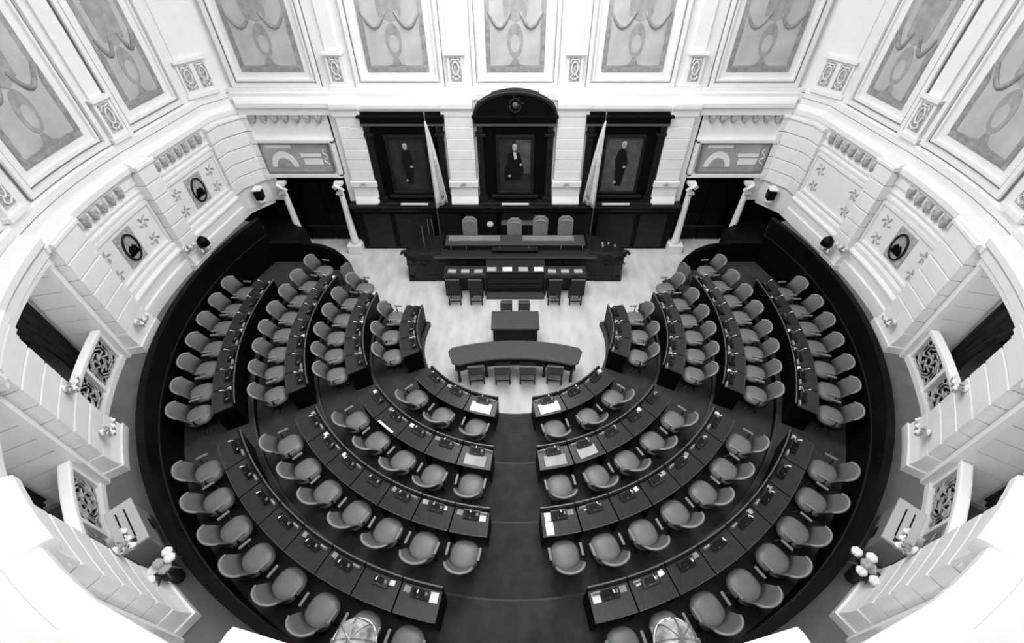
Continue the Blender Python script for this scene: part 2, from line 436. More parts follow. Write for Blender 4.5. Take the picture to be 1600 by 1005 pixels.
# ================================================================== painted upper panels
def garland(mb, f, x0, x1, z, sag, r):
    pts = []
    for i in range(9):
        t = i / 8; pts.append(f(x0 + (x1 - x0) * t, z - sag * math.sin(PI * t)))
    mb.tube(pts, r, 6, [.6, .8, 1, 1.2, 1.25, 1.2, 1, .8, .6])
def flatpoly(mb, f, pts, d0, d1):
    a = [f(x, z, d0) for x, z in pts]; b = [f(x, z, d1) for x, z in pts]; mb.loft([a, b])
def upper_panel(s0, s1, label, dd=-.22):
    cs = (s0 + s1) / 2; hw = abs(s1 - s0) / 2
    root = empty('painted_panel', (*wp(cs, dd), 5.53), 0, label, 'wall panel', 'tall painted panels on the upper wall')
    base = Vector((*wp(cs, dd), 5.53))
    def f(x, z, d=.03): return Vector((*wp(cs + x, dd + d), 5.53 + z)) - base
    def rect(mb, h, z0, z1, t, d0, d1):
        def bar(x0, x1, a, b_):
            st = [x0, x1] if x1 - x0 < .3 else [x0 + (x1 - x0) * i / 6 for i in range(7)]
            mb.loft([[f(x, a, d0), f(x, a, d1), f(x, b_, d1), f(x, b_, d0)] for x in st])
        bar(-h, h, z0, z0 + t); bar(-h, h, z1 - t, z1); bar(-h, -h + t, z0 + t, z1 - t); bar(h - t, h, z0 + t, z1 - t)
    H = 4.6
    b = MB(); rect(b, hw, 0, H, .10, 0, .11); b.build('outer_frame', 'plaster', root)
    b = MB(); rect(b, hw - .16, .16, H - .16, .05, 0, .07); b.build('inner_frame', 'plaster', root)
    b = MB(); rect(b, hw + .016, -.018, H + .018, .018, 0, .05); b.build('outer_shadow_line', 'line', root)  # grey strips put shade into the colour around the frames
    b = MB(); rect(b, hw - .10, .10, H - .10, .012, 0, .02); b.build('inner_shadow_line', 'line', root)
    def field(h, z0, z1, d, name, m):
        b = MB(); st = [-h + 2 * h * i / 6 for i in range(7)]
        b.loft([[f(x, z0, 0), f(x, z0, d), f(x, z1, d), f(x, z1, 0)] for x in st]); b.build(name, m, root)
    h = hw - .40
    field(h, .38, H - .38, .012, 'mural_border', 'mural2')
    field(h - .13, .55, H - .55, .018, 'mural_field', 'canvas')
    b = MB(); flatpoly(b, f, [(-h + .1, .40), (h - .1, .40), (h - .1, .52), (-h + .1, .52)], .015, .022); b.build('mural_base_band', 'mural', root)
    # urn medallion
    el = lambda cx, cz, rx, rz, n=18: [(cx + rx * math.cos(t * 2 * PI / n), cz + rz * math.sin(t * 2 * PI / n)) for t in range(n)]
    b = MB(); flatpoly(b, f, el(0, 1.18, .22, .42), .018, .026); b.build('medallion', 'mural2', root)
    b = MB(); flatpoly(b, f, el(0, 1.1, .13, .22), .026, .031); b.build('medallion_figure', 'canvas', root)
    b = MB(); flatpoly(b, f, [(-.05, .75), (.05, .75), (.12, .6), (.26, .56), (-.26, .56), (-.12, .6)], .018, .026); b.build('urn_foot', 'mural', root)
    b = MB()
    garland(b, lambda x, z: f(x, z, .03), -h + .1, -.12, 1.85, .36, .045)
    garland(b, lambda x, z: f(x, z, .03), .12, h - .1, 1.85, .36, .045)
    b.build('garland', 'mural', root, smooth=True)
    for q in (-1, 1):
        b = MB(); flatpoly(b, f, [(q * h, .5), (q * (h - .12), .5), (q * (h - .14), 1.5), (q * h, 1.8)], .018, .024); b.build('side_festoon', 'mural', root)
    b = MB(); flatpoly(b, f, [(-.3, 1.75), (0, 1.6), (.3, 1.75), (.36, 2.5), (.1, 2.7), (-.1, 2.7), (-.36, 2.5)], .018, .024)
    for q in (-1, 1): garland(b, lambda x, z: f(x, z, .03), q * .15, q * (h - .15), 2.9, .3, .05)
    b.build('crown_ornament', 'mural2', root)
    return root
pan = [(-1.22, 1.22, 'tall painted panel with urn and garlands above the arched portrait')]
for sg, sd in ((1, 'left'), (-1, 'right')):
    pan += [(sg * 2.05, sg * 4.6, 'tall painted garland panel above the %s-hand portrait' % sd),
            (sg * 5.62, sg * 8.2, 'tall painted garland panel above the %s doorway picture' % sd),
            (sg * 9.55, sg * (P1a - .25), 'slanted painted garland panel on the bend of the %s upper wall' % sd),
            (sg * (P1b - .12), sg * (piers[0][0] + .12), 'painted garland panel above the oval portrait nearest the %s arch' % sd),
            (sg * (piers[0][0] + 1.1), sg * (piers[0][1] + 2.6), 'painted panel above the first %s arch, cut by the picture edge' % sd)]
for s0, s1, l in pan: upper_panel(min(s0, s1), max(s0, s1), l)
# carved pedestals between the panels
def pedestal(s, label, wd=.36, twin=False, dd=-.22):
    x, y = wp(s, dd); x2, y2 = wp(s, dd + 1); rz = math.atan2(y2 - y, x2 - x)
    root = empty('carved_pedestal', (x, y, 5.6), rz, label, 'pedestal', 'carved pedestals between the upper panels')
    def bx(name, m, d0, d1, z0, z1, w0, off=0, bev=0):
        MB().box((d0 + d1) / 2, off, (z0 + z1) / 2, d1 - d0, w0, z1 - z0).build(name, m, root, bevel=bev)
    W = wd * (1.9 if twin else 1)
    bx('shaft', 'plaster', -.05, .12, 0, .78, W + .1); bx('foot', 'plaster', -.05, .17, -.1, .0, W + .22, bev=.01)
    bx('cap', 'block', -.05, .2, .78, .85, W + .2, bev=.01)
    for off in ((-.2, .2) if twin else (0,)):
        w2 = wd * .86 if not twin else .28
        bx('niche_frame', 'relief', .12, .13, .1, .72, w2, off)
        b = MB()
        b.tube([(.15, off + .085 * math.cos(t * .52), .45 + .17 * math.sin(t * .52)) for t in range(13)], .018, 5)
        for q in (-1, 1):
            b.tube([(.14, off + q * .02, .15), (.16, off + q * .1, .22), (.14, off + q * .04, .3)], .02, 5)
            b.tube([(.14, off, .66), (.16, off + q * .09, .68), (.14, off + q * .12, .6)], .016, 5)
        b.build('scroll_carving', 'block', root)
    bx('pilaster_strip', 'plaster', -.05, .07, .85, 5.2, W)
for sg, sd in ((1, 'left'), (-1, 'right')):
    pedestal(sg * 1.68, 'carved pedestal just %s of the arched portrait top' % sd)
    pedestal(sg * 5.08, 'carved pedestal above the %s end of the portrait wall' % sd)
    pedestal(sg * 8.92, 'double carved pedestal at the %s bend of the upper wall' % sd, twin=True)
    pedestal(sg * (P1a + .01), 'carved pedestal above the narrow pilaster, %s upper wall' % sd)
    pedestal(sg * (piers[0][0] + .65), 'carved pedestal above the first arch pier, %s upper wall' % sd)

# ================================================================== portraits
def figure(root, cx, cz, sc, y, lean=0, seated=False):
    el = lambda ax, az, rx, rz, n=16: [(ax + rx * math.cos(t * 2 * PI / n), az + rz * math.sin(t * 2 * PI / n)) for t in range(n)]
    def fp(name, m, pts, d0, d1):
        b = MB(); b.loft([[(cx + x * sc, y - d0, cz + z * sc) for x, z in pts], [(cx + x * sc, y - d1, cz + z * sc) for x, z in pts]]); b.build(name, m, root)
    if seated:
        fp('painted_body', 'suit', [(-.18, .38), (0, .44), (.16, .38), (.24, .1), (.3, -.2), (.22, -.5), (-.3, -.55), (-.32, -.2), (-.22, .1)], .004, .010)
        fp('painted_shirt', 'hair', [(-.05, .42), (.04, .42), (.07, .22), (0, .16)], .010, .013)
    else:
        fp('painted_body', 'suit', [(-.12, .40), (.0, .45), (.12, .38), (.2, .0), (.16, -.3), (.1, -.75), (-.1, -.75), (-.14, -.2), (-.19, .1)], .004, .010)
    fp('painted_head', 'skin', el(lean, .56, .068, .10), .010, .014)
    fp('painted_hair', 'hair', [(lean - .07, .56), (lean - .06, .66), (lean, .69), (lean + .06, .66), (lean + .07, .58), (lean + .03, .63), (lean - .04, .63)], .014, .017)
    fp('painted_hand', 'skin', el(.12 if not seated else -.16, -.12 if not seated else -.38, .055, .04, 10), .012, .016)
    fp('painted_hand', 'skin', el(-.1 if not seated else .2, -.62 if not seated else .0, .035, .05, 10), .012, .016)
def bay(x0, x1, label, plabel, arch=False):
    cx = (x0 + x1) / 2; hw = (x1 - x0) / 2; y = 4.8
    root = empty('portrait_surround', (0, 0, 0), 0, label, 'wall surround', 'black wood portrait surrounds')
    MB().box(cx, 4.78, 3.4, hw * 2 - .1, .1, 2.75).build('backing', 'black', root)
    for q in (-1, 1):
        b = MB().box(cx + q * (hw - .14), 4.7, 3.15, .2, .2, 2.2); b.build('column', 'dark', root, bevel=.03)
        MB().box(cx + q * (hw - .16), 4.68, 4.28, .3, .26, .09).build('capital', 'darkpanel', root, bevel=.015)
        MB().box(cx + q * (hw - .16), 4.68, 2.1, .3, .26, .16).build('column_base', 'dark', root, bevel=.015)
        MB().box(cx + q * (hw - .16), 4.66, 4.45, .16, .24, .2).build('bracket', 'dark', root, bevel=.02)
    MB().box(cx, 4.66, 4.60, hw * 2 + .02, .3, .06).build('entablature_moulding', 'edge', root, bevel=.01)
    MB().box(cx, 4.68, 4.73, hw * 2 + .02, .26, .22).build('entablature', 'black', root, bevel=.01)
    MB().box(cx, 4.62, 4.86, hw * 2 + .12, .4, .06).build('top_cornice', 'black', root, bevel=.01)
    MB().box(cx, 4.62, 1.96, hw * 2, .34, .10).build('sill', 'darkpanel', root, bevel=.02)
    MB().box(cx, 4.44, 2.0, hw * .75, .05, .05).build('sill_light_strip', 'paper', root)
    if arch:
        n = 24; rr = hw + .02; hh = .66
        pts = [(rr * math.cos(PI * i / n), 4.88 + hh * math.sin(PI * i / n)) for i in range(n + 1)]
        b = MB(); b.loft([[(cx + x, 4.86, z) for x, z in pts], [(cx + x, 4.56, z) for x, z in pts]]); b.build('tympanum', 'black', root)
        b = MB(); ri = [(p[0] * .93, 4.88 + (p[1] - 4.88) * .90) for p in pts]
        rings = [[(cx + a[0], 4.50, a[1]), (cx + c[0], 4.50, c[1]), (cx + c[0], 4.60, c[1]), (cx + a[0], 4.60, a[1])] for a, c in zip(pts, ri)]
        b.loft(rings); b.build('arch_moulding', 'dark', root)
        b = MB(); b.tube([(cx + .17 * math.cos(t * PI / 8), 4.50, 5.17 + .19 * math.sin(t * PI / 8)) for t in range(17)], .025, 6)
        b.build('crest_ring', 'darkpanel', root, smooth=True)
        b = MB(); b.lathe([(.001, 0), (.1, 0), (.09, .04), (.04, .07), (.001, .075)], 12)
        o = b.build('crest_boss', 'edge', root, smooth=True); o.rotation_euler = (PI / 2, 0, 0); o.location = (cx, 4.56, 5.17)
        b = MB()
        for t in range(8):
            a = t * PI / 4; b.tube([(cx + .1 * math.cos(a), 4.52, 5.17 + .1 * math.sin(a)), (cx + .24 * math.cos(a + .25), 4.54, 5.17 + .26 * math.sin(a + .25))], .02, 5)
        b.build('crest_leaves', 'dark', root)
    # the portrait itself
    pc = cx + {True: 0, False: 0}[arch]
    p = empty('portrait', (0, 0, 0), 0, plabel, 'portrait')
    ph = .56 if not arch else .52
    for zz, nm in ((4.22, 'frame_bar'), (2.34, 'frame_bar')):
        MB().box(pc, 4.64, zz, ph * 2 + .16, .1, .08).build(nm, 'darkpanel', p, bevel=.015)
    for q in (-1, 1): MB().box(pc + q * (ph + .04), 4.64, 3.28, .08, .1, 1.8).build('frame_bar', 'dark', p, bevel=.015)
    MB().box(pc, 4.67, 3.28, ph * 2, .03, 1.82).build('canvas', 'portrait_bg' if x0 < 1 else 'portrait_bg2', p)
    MB().box(pc, 4.60, 2.22, ph * 2 + .5, .12, .07).build('shelf', 'darkpanel', p, bevel=.01)
    return p, pc
p, pc = bay(-4.62, -2.16, 'black wood surround with columns, left bay of the portrait wall', 'full-length portrait of a standing person in black, left bay')
figure(p, pc - .05, 3.35, .95, 4.655)
p, pc = bay(-1.22, 1.22, 'black surround with arched pediment and round crest, centre bay', 'portrait of a seated person in black with white collar, under the arched pediment', True)
MB().box(pc + .25, 4.652, 3.55, .46, .008, 1.1).build('painted_sky', 'portrait_bg2', p)
figure(p, pc - .02, 3.3, 1.0, 4.648, 0, True)
p, pc = bay(2.16, 4.62, 'black wood surround with columns, right bay of the portrait wall', 'portrait of a standing person in dark robe on lighter ground, right bay')
figure(p, pc - .02, 3.35, 1.05, 4.655, .02)

# ================================================================== pictures above the doorways, jamb columns
for sg, sd in ((-1, 'left'), (1, 'right')):
    cx = sg * 6.95
    p = empty('overdoor_picture', (0, 0, 0), 0, 'glazed picture with pale arch reflection above the %s doorway' % sd, 'picture')
    z0, z1, hw = 2.9, 4.05, 1.22
    for t, d, nm, m in ((.10, .16, 'outer_frame', 'plaster'), ):
        b = MB(); b.box(cx, 4.74, z0, hw * 2 + .2, .18, .1); b.box(cx, 4.74, z1, hw * 2 + .2, .18, .1)
        b.box(cx - hw - .05, 4.74, (z0 + z1) / 2, .1, .18, z1 - z0); b.box(cx + hw + .05, 4.74, (z0 + z1) / 2, .1, .18, z1 - z0)
        b.build(nm, m, p)
    b = MB(); h2 = hw - .14
    b.box(cx, 4.74, z0 + .1, h2 * 2, .08, .03); b.box(cx, 4.74, z1 - .1, h2 * 2, .08, .03)
    b.box(cx - h2, 4.74, (z0 + z1) / 2, .035, .1, z1 - z0 - .2); b.box(cx + h2, 4.74, (z0 + z1) / 2, .035, .1, z1 - z0 - .2)
    b.build('inner_frame', 'cabinet', p)
    MB().box(cx, 4.78, (z0 + z1) / 2, h2 * 2, .04, z1 - z0 - .2).build('glass', 'pic', p)
    n = 12; ax = cx - .45
    pts = [(ax + .42 * math.cos(PI * i / n), z0 + .28 + .5 * math.sin(PI * i / n)) for i in range(n + 1)]
    b = MB(); b.loft([[(x, 4.76, z) for x, z in pts], [(x, 4.745, z) for x, z in pts]]); b.build('arch_reflection', 'paper', p)  # reflection in the glass, laid on as a flat pale shape
    pts = [(ax + .26 * math.cos(PI * i / n), z0 + .28 + .3 * math.sin(PI * i / n)) for i in range(n + 1)]
    b = MB(); b.loft([[(x, 4.745, z) for x, z in pts], [(x, 4.735, z) for x, z in pts]]); b.build('inner_arch_reflection', 'mural2', p)
    for q, (ox, oz, w_, h_) in enumerate(((.48, .66, .7, .10), (.5, .45, .62, .2), (-.5, .95, .8, .1))):
        MB().box(cx + ox, 4.752, z0 + oz, w_, .012, h_).build('painted_pane', 'paper', p)  # bright glass reflections put on as white plates
    b = MB(); b.box(cx + hw - .3, 4.75, (z0 + z1) / 2, .26, .02, z1 - z0 - .26); b.build('side_strip', 'mural2', p)
    b = MB(); b.tube([(cx + hw - .3 + .07 * math.cos(t), 4.735, z0 + .35 + t * .045) for t in range(12)], .02, 5); b.build('strip_ornament', 'block', p)
    # slim white columns framing the doorway
    for q, nm in ((7.72, 'outer'), (5.83, 'inner')):
        x = sg * q
        r = empty('door_column', (x, 4.62, 0), 0, 'slim white column with scroll capital, %s side of the %s doorway' % (nm, sd), 'column', 'white columns framing the doorways')
        MB().lathe([(.17, .35), (.15, .42), (.13, .5), (.105, 1.4), (.09, 2.2), (.085, 2.42)], 14).build('shaft', 'block', r, smooth=True)
        b = MB(); b.box(0, -.02, .17, .52 if nm == 'inner' else .4, .5, .34); b.build('base', 'block', r, bevel=.03)
        b = MB(); b.tube([(sg * -.10, -.02, 2.42), (sg * -.02, -.1, 2.55), (sg * .10, -.12, 2.66), (sg * .16, -.08, 2.58), (sg * .1, -.06, 2.5)], .06, 8)
        b.box(0, .02, 2.66, .26, .24, .1); b.build('scroll_capital', 'block', r)
        b = MB()
        for t in range(5): b.tube([(-.08 + t * .04, -.1, 2.42), (-.1 + t * .05, -.17, 2.36), (-.08 + t * .04, -.12, 2.28)], .018, 5)
        b.build('leaf_carving', 'relief', r)

# console brackets and oval portraits on the side walls
for sg, sd in ((1, 'left'), (-1, 'right')):
    for k in range(7):
        s = sg * (5.85 + 2.3 * (k + .5) / 7 - .1); x, y = wp(s, 0)
        bb = MB(); pr = [(-.11, .13), (.11, .13), (.09, .0), (.03, -.12), (-.03, -.12), (-.09, 0)]
        bb.loft([[(x + p_, y + .01, 4.70 + q) for p_, q in pr], [(x + p_ * .95, y - .1, 4.70 + q) for p_, q in pr], [(x + p_ * .6, y - .14, 4.71 + q * .6) for p_, q in pr]])
        bb.build('console_bracket', 'relief', wb)
    ovals = [((P1b + piers[0][0] + .2) / 2, 'nearest the %s arch' % sd)]
    if sg > 0: ovals.append(((9.6 + P1a) / 2, 'near the left doorway, small and half covered'))
    for s, wh in ovals:
        x, y = wp(sg * s, .02); x2, y2 = wp(sg * s, 1); rz = math.atan2(y2 - y, x2 - x)
        r = empty('oval_portrait', (x, y, 3.58), rz, 'oval dark portrait in a carved square mount, %s' % wh, 'portrait', 'oval portraits on the side walls')
        MB().box(.015, 0, 0, .03, .62, .84).build('mount', 'relief', r, bevel=.01)
        b = MB(); b.tube([(.05, .22 * math.cos(t * PI / 12), .33 * math.sin(t * PI / 12)) for t in range(25)], .028, 6); b.build('oval_frame', 'darkpanel', r, smooth=True)
        el = lambda cy, cz, ry, rz_: [(cy + ry * math.cos(t * PI / 9), cz + rz_ * math.sin(t * PI / 9)) for t in range(18)]
        def fl(nm, m, pts, d0, d1):
            b = MB(); b.loft([[(d0, p_, q) for p_, q in pts], [(d1, p_, q) for p_, q in pts]]); b.build(nm, m, r)
        fl('oval_ground', 'mural2', el(0, 0, .21, .32), .03, .04)
        fl('painted_coat', 'black', [(-.17, -.2), (.17, -.2), (.14, -.02), (.06, .06), (-.06, .06), (-.14, -.02)], .04, .046)
        fl('painted_head', 'skin', el(0, .13, .065, .09), .046, .052)

# ================================================================== arch openings: railings, drapes, seats
def arch_fit(sg, i, a, b_):
    sd = 'left' if sg > 0 else 'right'
    nm = ['far', 'middle', 'near'][i]
    D = -.12
    root = empty('grille_railing', (0, 0, 0), 0, 'white railing with ornate iron grille panels in the %s %s opening' % (nm, sd), 'railing', 'grille railings in the side openings')
    a += .02; b_ -= .02
    def sl(name, m, s0, s1, d0, d1, z0, z1, bev=0):
        b = MB(); slab(b, sg * s0, sg * s1, D + d0, D + d1, z0, z1); return b.build(name, m, root, bevel=bev)
    sl('bottom_rail', 'plaster', a, b_, -.06, .1, Z0, Z0 + .14)
    sl('top_rail', 'plaster', a, b_, -.09, .09, 2.86, 2.97, .03)
    n = 2; L = b_ - a; st = .09
    for k in range(n + 1):
        c = a + L * k / n; c = min(max(c, a + st / 2), b_ - st / 2)
        sl('stile', 'plaster', c - st / 2, c + st / 2, -.05, .06, Z0 + .14, 2.86)
    for k in range(n):
        s0 = a + L * k / n + .06; s1 = a + L * (k + 1) / n - .06
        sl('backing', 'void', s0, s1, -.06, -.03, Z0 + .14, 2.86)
        cs = (s0 + s1) / 2; cz = 2.5; b = MB()
        def P(u, v, d=.02): return (*wp(sg * (cs + u), D + d), cz + v)
        hw = (s1 - s0) / 2 - .02; hz = .33
        b.tube([P(.09 * math.cos(t * PI / 6), .09 * math.sin(t * PI / 6)) for t in range(13)], .018, 5)
        for q in range(8):
            an = q * PI / 4 + .2
            pts = []
            for j in range(7):
                rr = .09 + .055 * j; aa = an + .9 * math.sin(j * .8)
                pts.append(P(max(-hw, min(hw, rr * math.cos(aa) * 1.2)), max(-hz, min(hz, rr * math.sin(aa)))))
            b.tube(pts, .02, 5, [1, 1.2, 1, .9, 1.1, .9, .6])
        for q, t in ((-1, -1), (1, -1), (-1, 1), (1, 1)):
            b.tube([P(q * (hw * .75 + .09 * math.cos(j)), t * (hz * .72 + .07 * math.sin(j))) for j in range(7)], .015, 5)
        b.build('iron_tracery', 'grille', root)
    # drape gathered at the side of the opening
    c = MB(); rings = []
    for j in range(10):
        t = j / 9; z = 4.7 - 2.3 * t; row = []
        wdt = 1.5 - 1.05 * math.sin(min(1, t * 1.15) * PI / 2)
        for k in range(19):
            u = k / 18; s = a + .05 + wdt * u
            row.append((*wp(sg * s, -.72 + .05 * math.sin(u * 26)), z + (1 - u) * -.0))
        rings.append(row)
    c.loft(rings, closed=False, caps=False)
    o = c.build('drape', 'drape', smooth=True); tag(o, 'dark drape gathered beside the %s %s opening' % (nm, sd), 'drape', 'drapes in the side boxes')
    # a box chair
    x, y = wp(sg * (a + L * .6), -1.3); an = math.atan2(-y, -x)
    r = empty('box_armchair', (x, y, Z0), an, 'upholstered armchair in the box behind the %s %s railing' % (nm, sd), 'chair', 'armchairs in the side boxes')
    MB().lathe([(.001, .3), (.3, .3), (.34, .36), (.33, .46), (.25, .5), (.001, .51)], 18).build('seat', 'fur' if sg < 0 else 'drape', r, smooth=True)
    b = MB(); rg = []
    for j in range(9):
        t = R(100 + 160 * j / 8); c_, s_ = math.cos(t), math.sin(t)
        rg.append([(.30 * c_, .30 * s_, .45), (.38 * c_, .38 * s_, .45), (.42 * c_, .42 * s_, 1.0), (.34 * c_, .34 * s_, 1.0)])
    b.loft(rg); b.build('backrest', 'fur' if sg < 0 else 'drape', r, bevel=.02)
    for q in range(4): MB().lathe([(.02, 0), (.03, .3)], 8, (.2 * (1 if q < 2 else -1), .2 * (1 if q % 2 else -1), 0)).build('leg', 'frame', r)
for sg in (1, -1):
    for i, (a, b_) in enumerate(opens):
        arch_fit(sg, i, a, b_)
        l = bpy.data.lights.new('box_fill_light', 'POINT'); l.energy = 36; l.shadow_soft_size = .25  # unseen point fill added behind each opening to brighten its reveals
        o = bpy.data.objects.new('box_fill_light', l); o.location = (*wp(sg * (a + b_) / 2, -.75), 4.3); C.objects.link(o)

# wall sconces
def sconce(s, z, d, sg, label, shade=False):
    x, y = wp(sg * s, d); x2, y2 = wp(sg * s, d + 1); rz = math.atan2(y2 - y, x2 - x)
    r = empty('wall_sconce', (x, y, z), rz, label, 'wall lamp', 'wall lamps on the pilasters')
    MB().lathe([(.001, 0), (.07, 0), (.06, .03), (.03, .05), (.001, .055)], 10).build('backplate', 'block', r).rotation_euler = (0, PI / 2, 0)
    b = MB()
    for q in (-1, 0, 1):
        b.tube([(.02, 0, -.03), (.1, q * .06, -.1), (.18, q * .13, -.05), (.2, q * .15, .04)], .016, 6)
    b.build('arm', 'relief', r)
    for q in (-1, 0, 1):
        MB().lathe([(.015, 0), (.04, .012), (.042, .025), (.02, .02), (.014, .10), (.001, .105)], 8, (.2, q * .15, .04)).build('candle_cup', 'paper', r, smooth=True)
    b = MB()
    for q in range(7):
        an = q * .9; b.tube([(.04, .02 * math.cos(an), -.02 + .02 * math.sin(an)), (.09, .07 * math.cos(an), .07 * math.sin(an) - .02), (.07, .12 * math.cos(an + .4), .12 * math.sin(an + .4) - .02)], .02, 5, [1, 1.3, .4])
    b.build('leaf_rosette', 'relief', r)
    if shade:
        MB().lathe([(.10, .12), (.16, .08), (.14, .24), (.05, .34), (.001, .35)], 10, (.2, 0, .1)).build('shade', 'black', r, smooth=True)
for sg, sd in ((1, 'left'), (-1, 'right')):
    mid = lambda k: (piers[k][0] + piers[k][1]) / 2
    sconce(mid(0) + .1, 2.62, .36, sg, 'pale branching wall lamp on the %s pier beyond the far opening' % sd)
    sconce(piers[1][0] + .35, 3.7, .29, sg, 'upper branching wall lamp on the pier between the %s openings' % sd)
    sconce(mid(1) + .1, 2.75, .34, sg, 'lower branching wall lamp on the pier between the %s openings' % sd)
    sconce(mid(2) - .45, 3.3, .3, sg, 'branching wall lamp on the nearest %s pier' % sd)
    sconce((P1a + P1b) / 2 - .1, 2.45, .38, sg, 'wall lamp with dark shade by the %s walkway bend' % sd, True)
    sconce((P1a + P1b) / 2 + .3, 2.75, .3, sg, 'small wall lamp below the narrow %s pilaster' % sd)
    # dark lantern at the bend
    x, y = wp(sg * 8.75, .24)
    r = empty('wall_lantern', (x, y, 2.2), math.atan2(y - wp(sg * 8.75, 1)[1], x - wp(sg * 8.75, 1)[0]), 'square black lantern on white bracket at the %s doorway corner' % sd, 'lantern', 'black wall lanterns')
    MB().lathe([(.12, 0), (.16, .05), (.17, .3), (.12, .36)], 4, (0, 0, .08)).build('lantern_body', 'black', r)
    MB().lathe([(.19, 0), (.2, .04), (.06, .12), (.001, .13)], 4, (0, 0, .44)).build('lantern_cap', 'block', r)
    MB().lathe([(.05, -.12), (.09, -.05), (.13, .0), (.13, .06)], 8, (0, 0, .02)).build('lantern_base', 'paper', r)
    b = MB(); b.tube([(0, 0, -.08), (.1, 0, -.14), (.26, 0, -.08)], .03, 6); b.build('bracket', 'block', r)

    # heater cabinet on the walkway
    x, y = pol(8.92, 226.5); x *= sg
    r = empty('walkway_cabinet', (x, y, 2.0), math.atan2(-y, -x), 'grey metal cabinet with slotted top on the %s walkway' % sd, 'cabinet', 'metal cabinets on the walkway')
    MB().box(0, 0, .36, .36, .86, .66).build('body', 'cabinet', r, bevel=.03)
    MB().box(0, 0, .02, .3, .78, .04).build('plinth', 'black', r)
    MB().box(0, 0, .72, .40, .90, .06).build('top', 'cabtop', r, bevel=.02)
    for q in (-1, 1): MB().box(q * .06, .0, .752, .02, .6, .006).build('slot', 'void', r)
    MB().box(.02, sg * -.36, .753, .08, .08, .008).build('control_plate', 'screen', r)
    MB().box(.183, .1, .3, .01, .22, .14).build('badge_plate', 'screen', r)
    # flowers at the foot of the near pier
    s0 = mid(2) - .28; x, y = wp(sg * s0, .47)
    r = empty('flower_arrangement', (x, y, 2.0), 0, 'white flower arrangement in dark trough at foot of %s near pier' % sd, 'flowers', 'white flower arrangements')
    MB().lathe([(.08, 0), (.1, .1), (.13, .42), (.12, .46), (.001, .46)], 10).build('trough', 'dark', r, smooth=True)
    rr = random.Random(5)
    for k in range(7):
        an = k * .9; q = .05 + .17 * (k % 3) / 2
        b = MB()
        for t in range(6):
            aa = t * 1.05; b.lathe([(.001, 0), (.03, .01), (.05, .05), (.035, .09), (.001, .095)], 7, (q * math.cos(an) + .035 * math.cos(aa), q * math.sin(an) + .035 * math.sin(aa), .48 + .07 * (k % 2)))
        b.build('bloom', 'paper' if k % 3 else 'fur', r, smooth=True)
    b = MB()
    for t in range(9):
        aa = t * .7; b.tube([(0, 0, .44), (.14 * math.cos(aa), .14 * math.sin(aa), .52), (.26 * math.cos(aa), .26 * math.sin(aa), .48)], .025, 5, [.6, 1, .2])
    b.build('foliage', 'frame', r)
    # big glass globe lamp on a bracket near the gallery
    x, y = -sg * 1.86, -8.2
    r = empty('globe_lamp', (x, y, 3.75), 0, 'large crumpled-glass globe lamp on wall bracket above the %s rear chairs' % sd, 'lamp', 'globe lamps over the rear chairs')
    b = MB(); rings = []
    prof = [(.04, -.24), (.16, -.2), (.235, -.1), (.25, 0), (.225, .11), (.15, .2), (.05, .235)]
    for i, (q, z) in enumerate(prof):
        rings.append([(q * (1 + .05 * math.sin(t * 5 + i)) * math.cos(t * PI / 10), q * (1 + .05 * math.sin(t * 5 + i)) * math.sin(t * PI / 10), z) for t in range(20)])
    b.loft(rings); b.build('glass_globe', 'glass', r, smooth=True)
    b = MB(); b.tube([(.255 * math.cos(t * PI / 12), .255 * math.sin(t * PI / 12), 0) for t in range(25)], .014, 6); b.build('metal_band', 'chrome', r, smooth=True)
    for q in range(4):
        b = MB(); a = q * PI / 4; b.tube([(.257 * math.cos(a) * math.cos(t * PI / 10), .257 * math.sin(a) * math.cos(t * PI / 10), .245 * math.sin(t * PI / 10)) for t in range(11)], .008, 5); b.build('glazing_rib', 'brass', r)
    b = MB(); b.tube([(0, 0, -.22), (0, -.08, -.4), (-sg * .05, -.6, -.4), (-sg * .1, -1.0, -.25)], .025, 6); b.build('bracket_arm', 'frame', r)

# ================================================================== partitions at the tier ends
for sg, sd in ((-1, 'left'), (1, 'right')):
    r = empty('end_partition', (0, 0, 0), 0, 'black timber partition with curved end closing the %s tiers' % sd, 'partition', 'black partitions beside the doorways')
    MB().box(sg * 7.75, 3.02, 1.07, 1.75, .12, .70).build('partition_panel', 'black', r)
    MB().box(sg * 7.75, 3.02, 1.44, 1.78, .17, .05).build('cap_rail', 'black', r, bevel=.01)
    b = MB(); pts = [(6.88, 1.46), (6.6, 1.46), (6.25, 1.40), (5.9, 1.22), (5.65, .92), (5.5, .55), (5.5, 0.02), (6.88, 0.02)]
    b.loft([[(sg * x, 2.98, z) for x, z in pts], [(sg * x, 2.84, z) for x, z in pts]]); b.build('curved_end', 'black', r)
    b = MB(); b.tube([(sg * x, 2.91, z + .01) for x, z in pts[:6]], .03, 6); b.build('curved_rail', 'black', r)

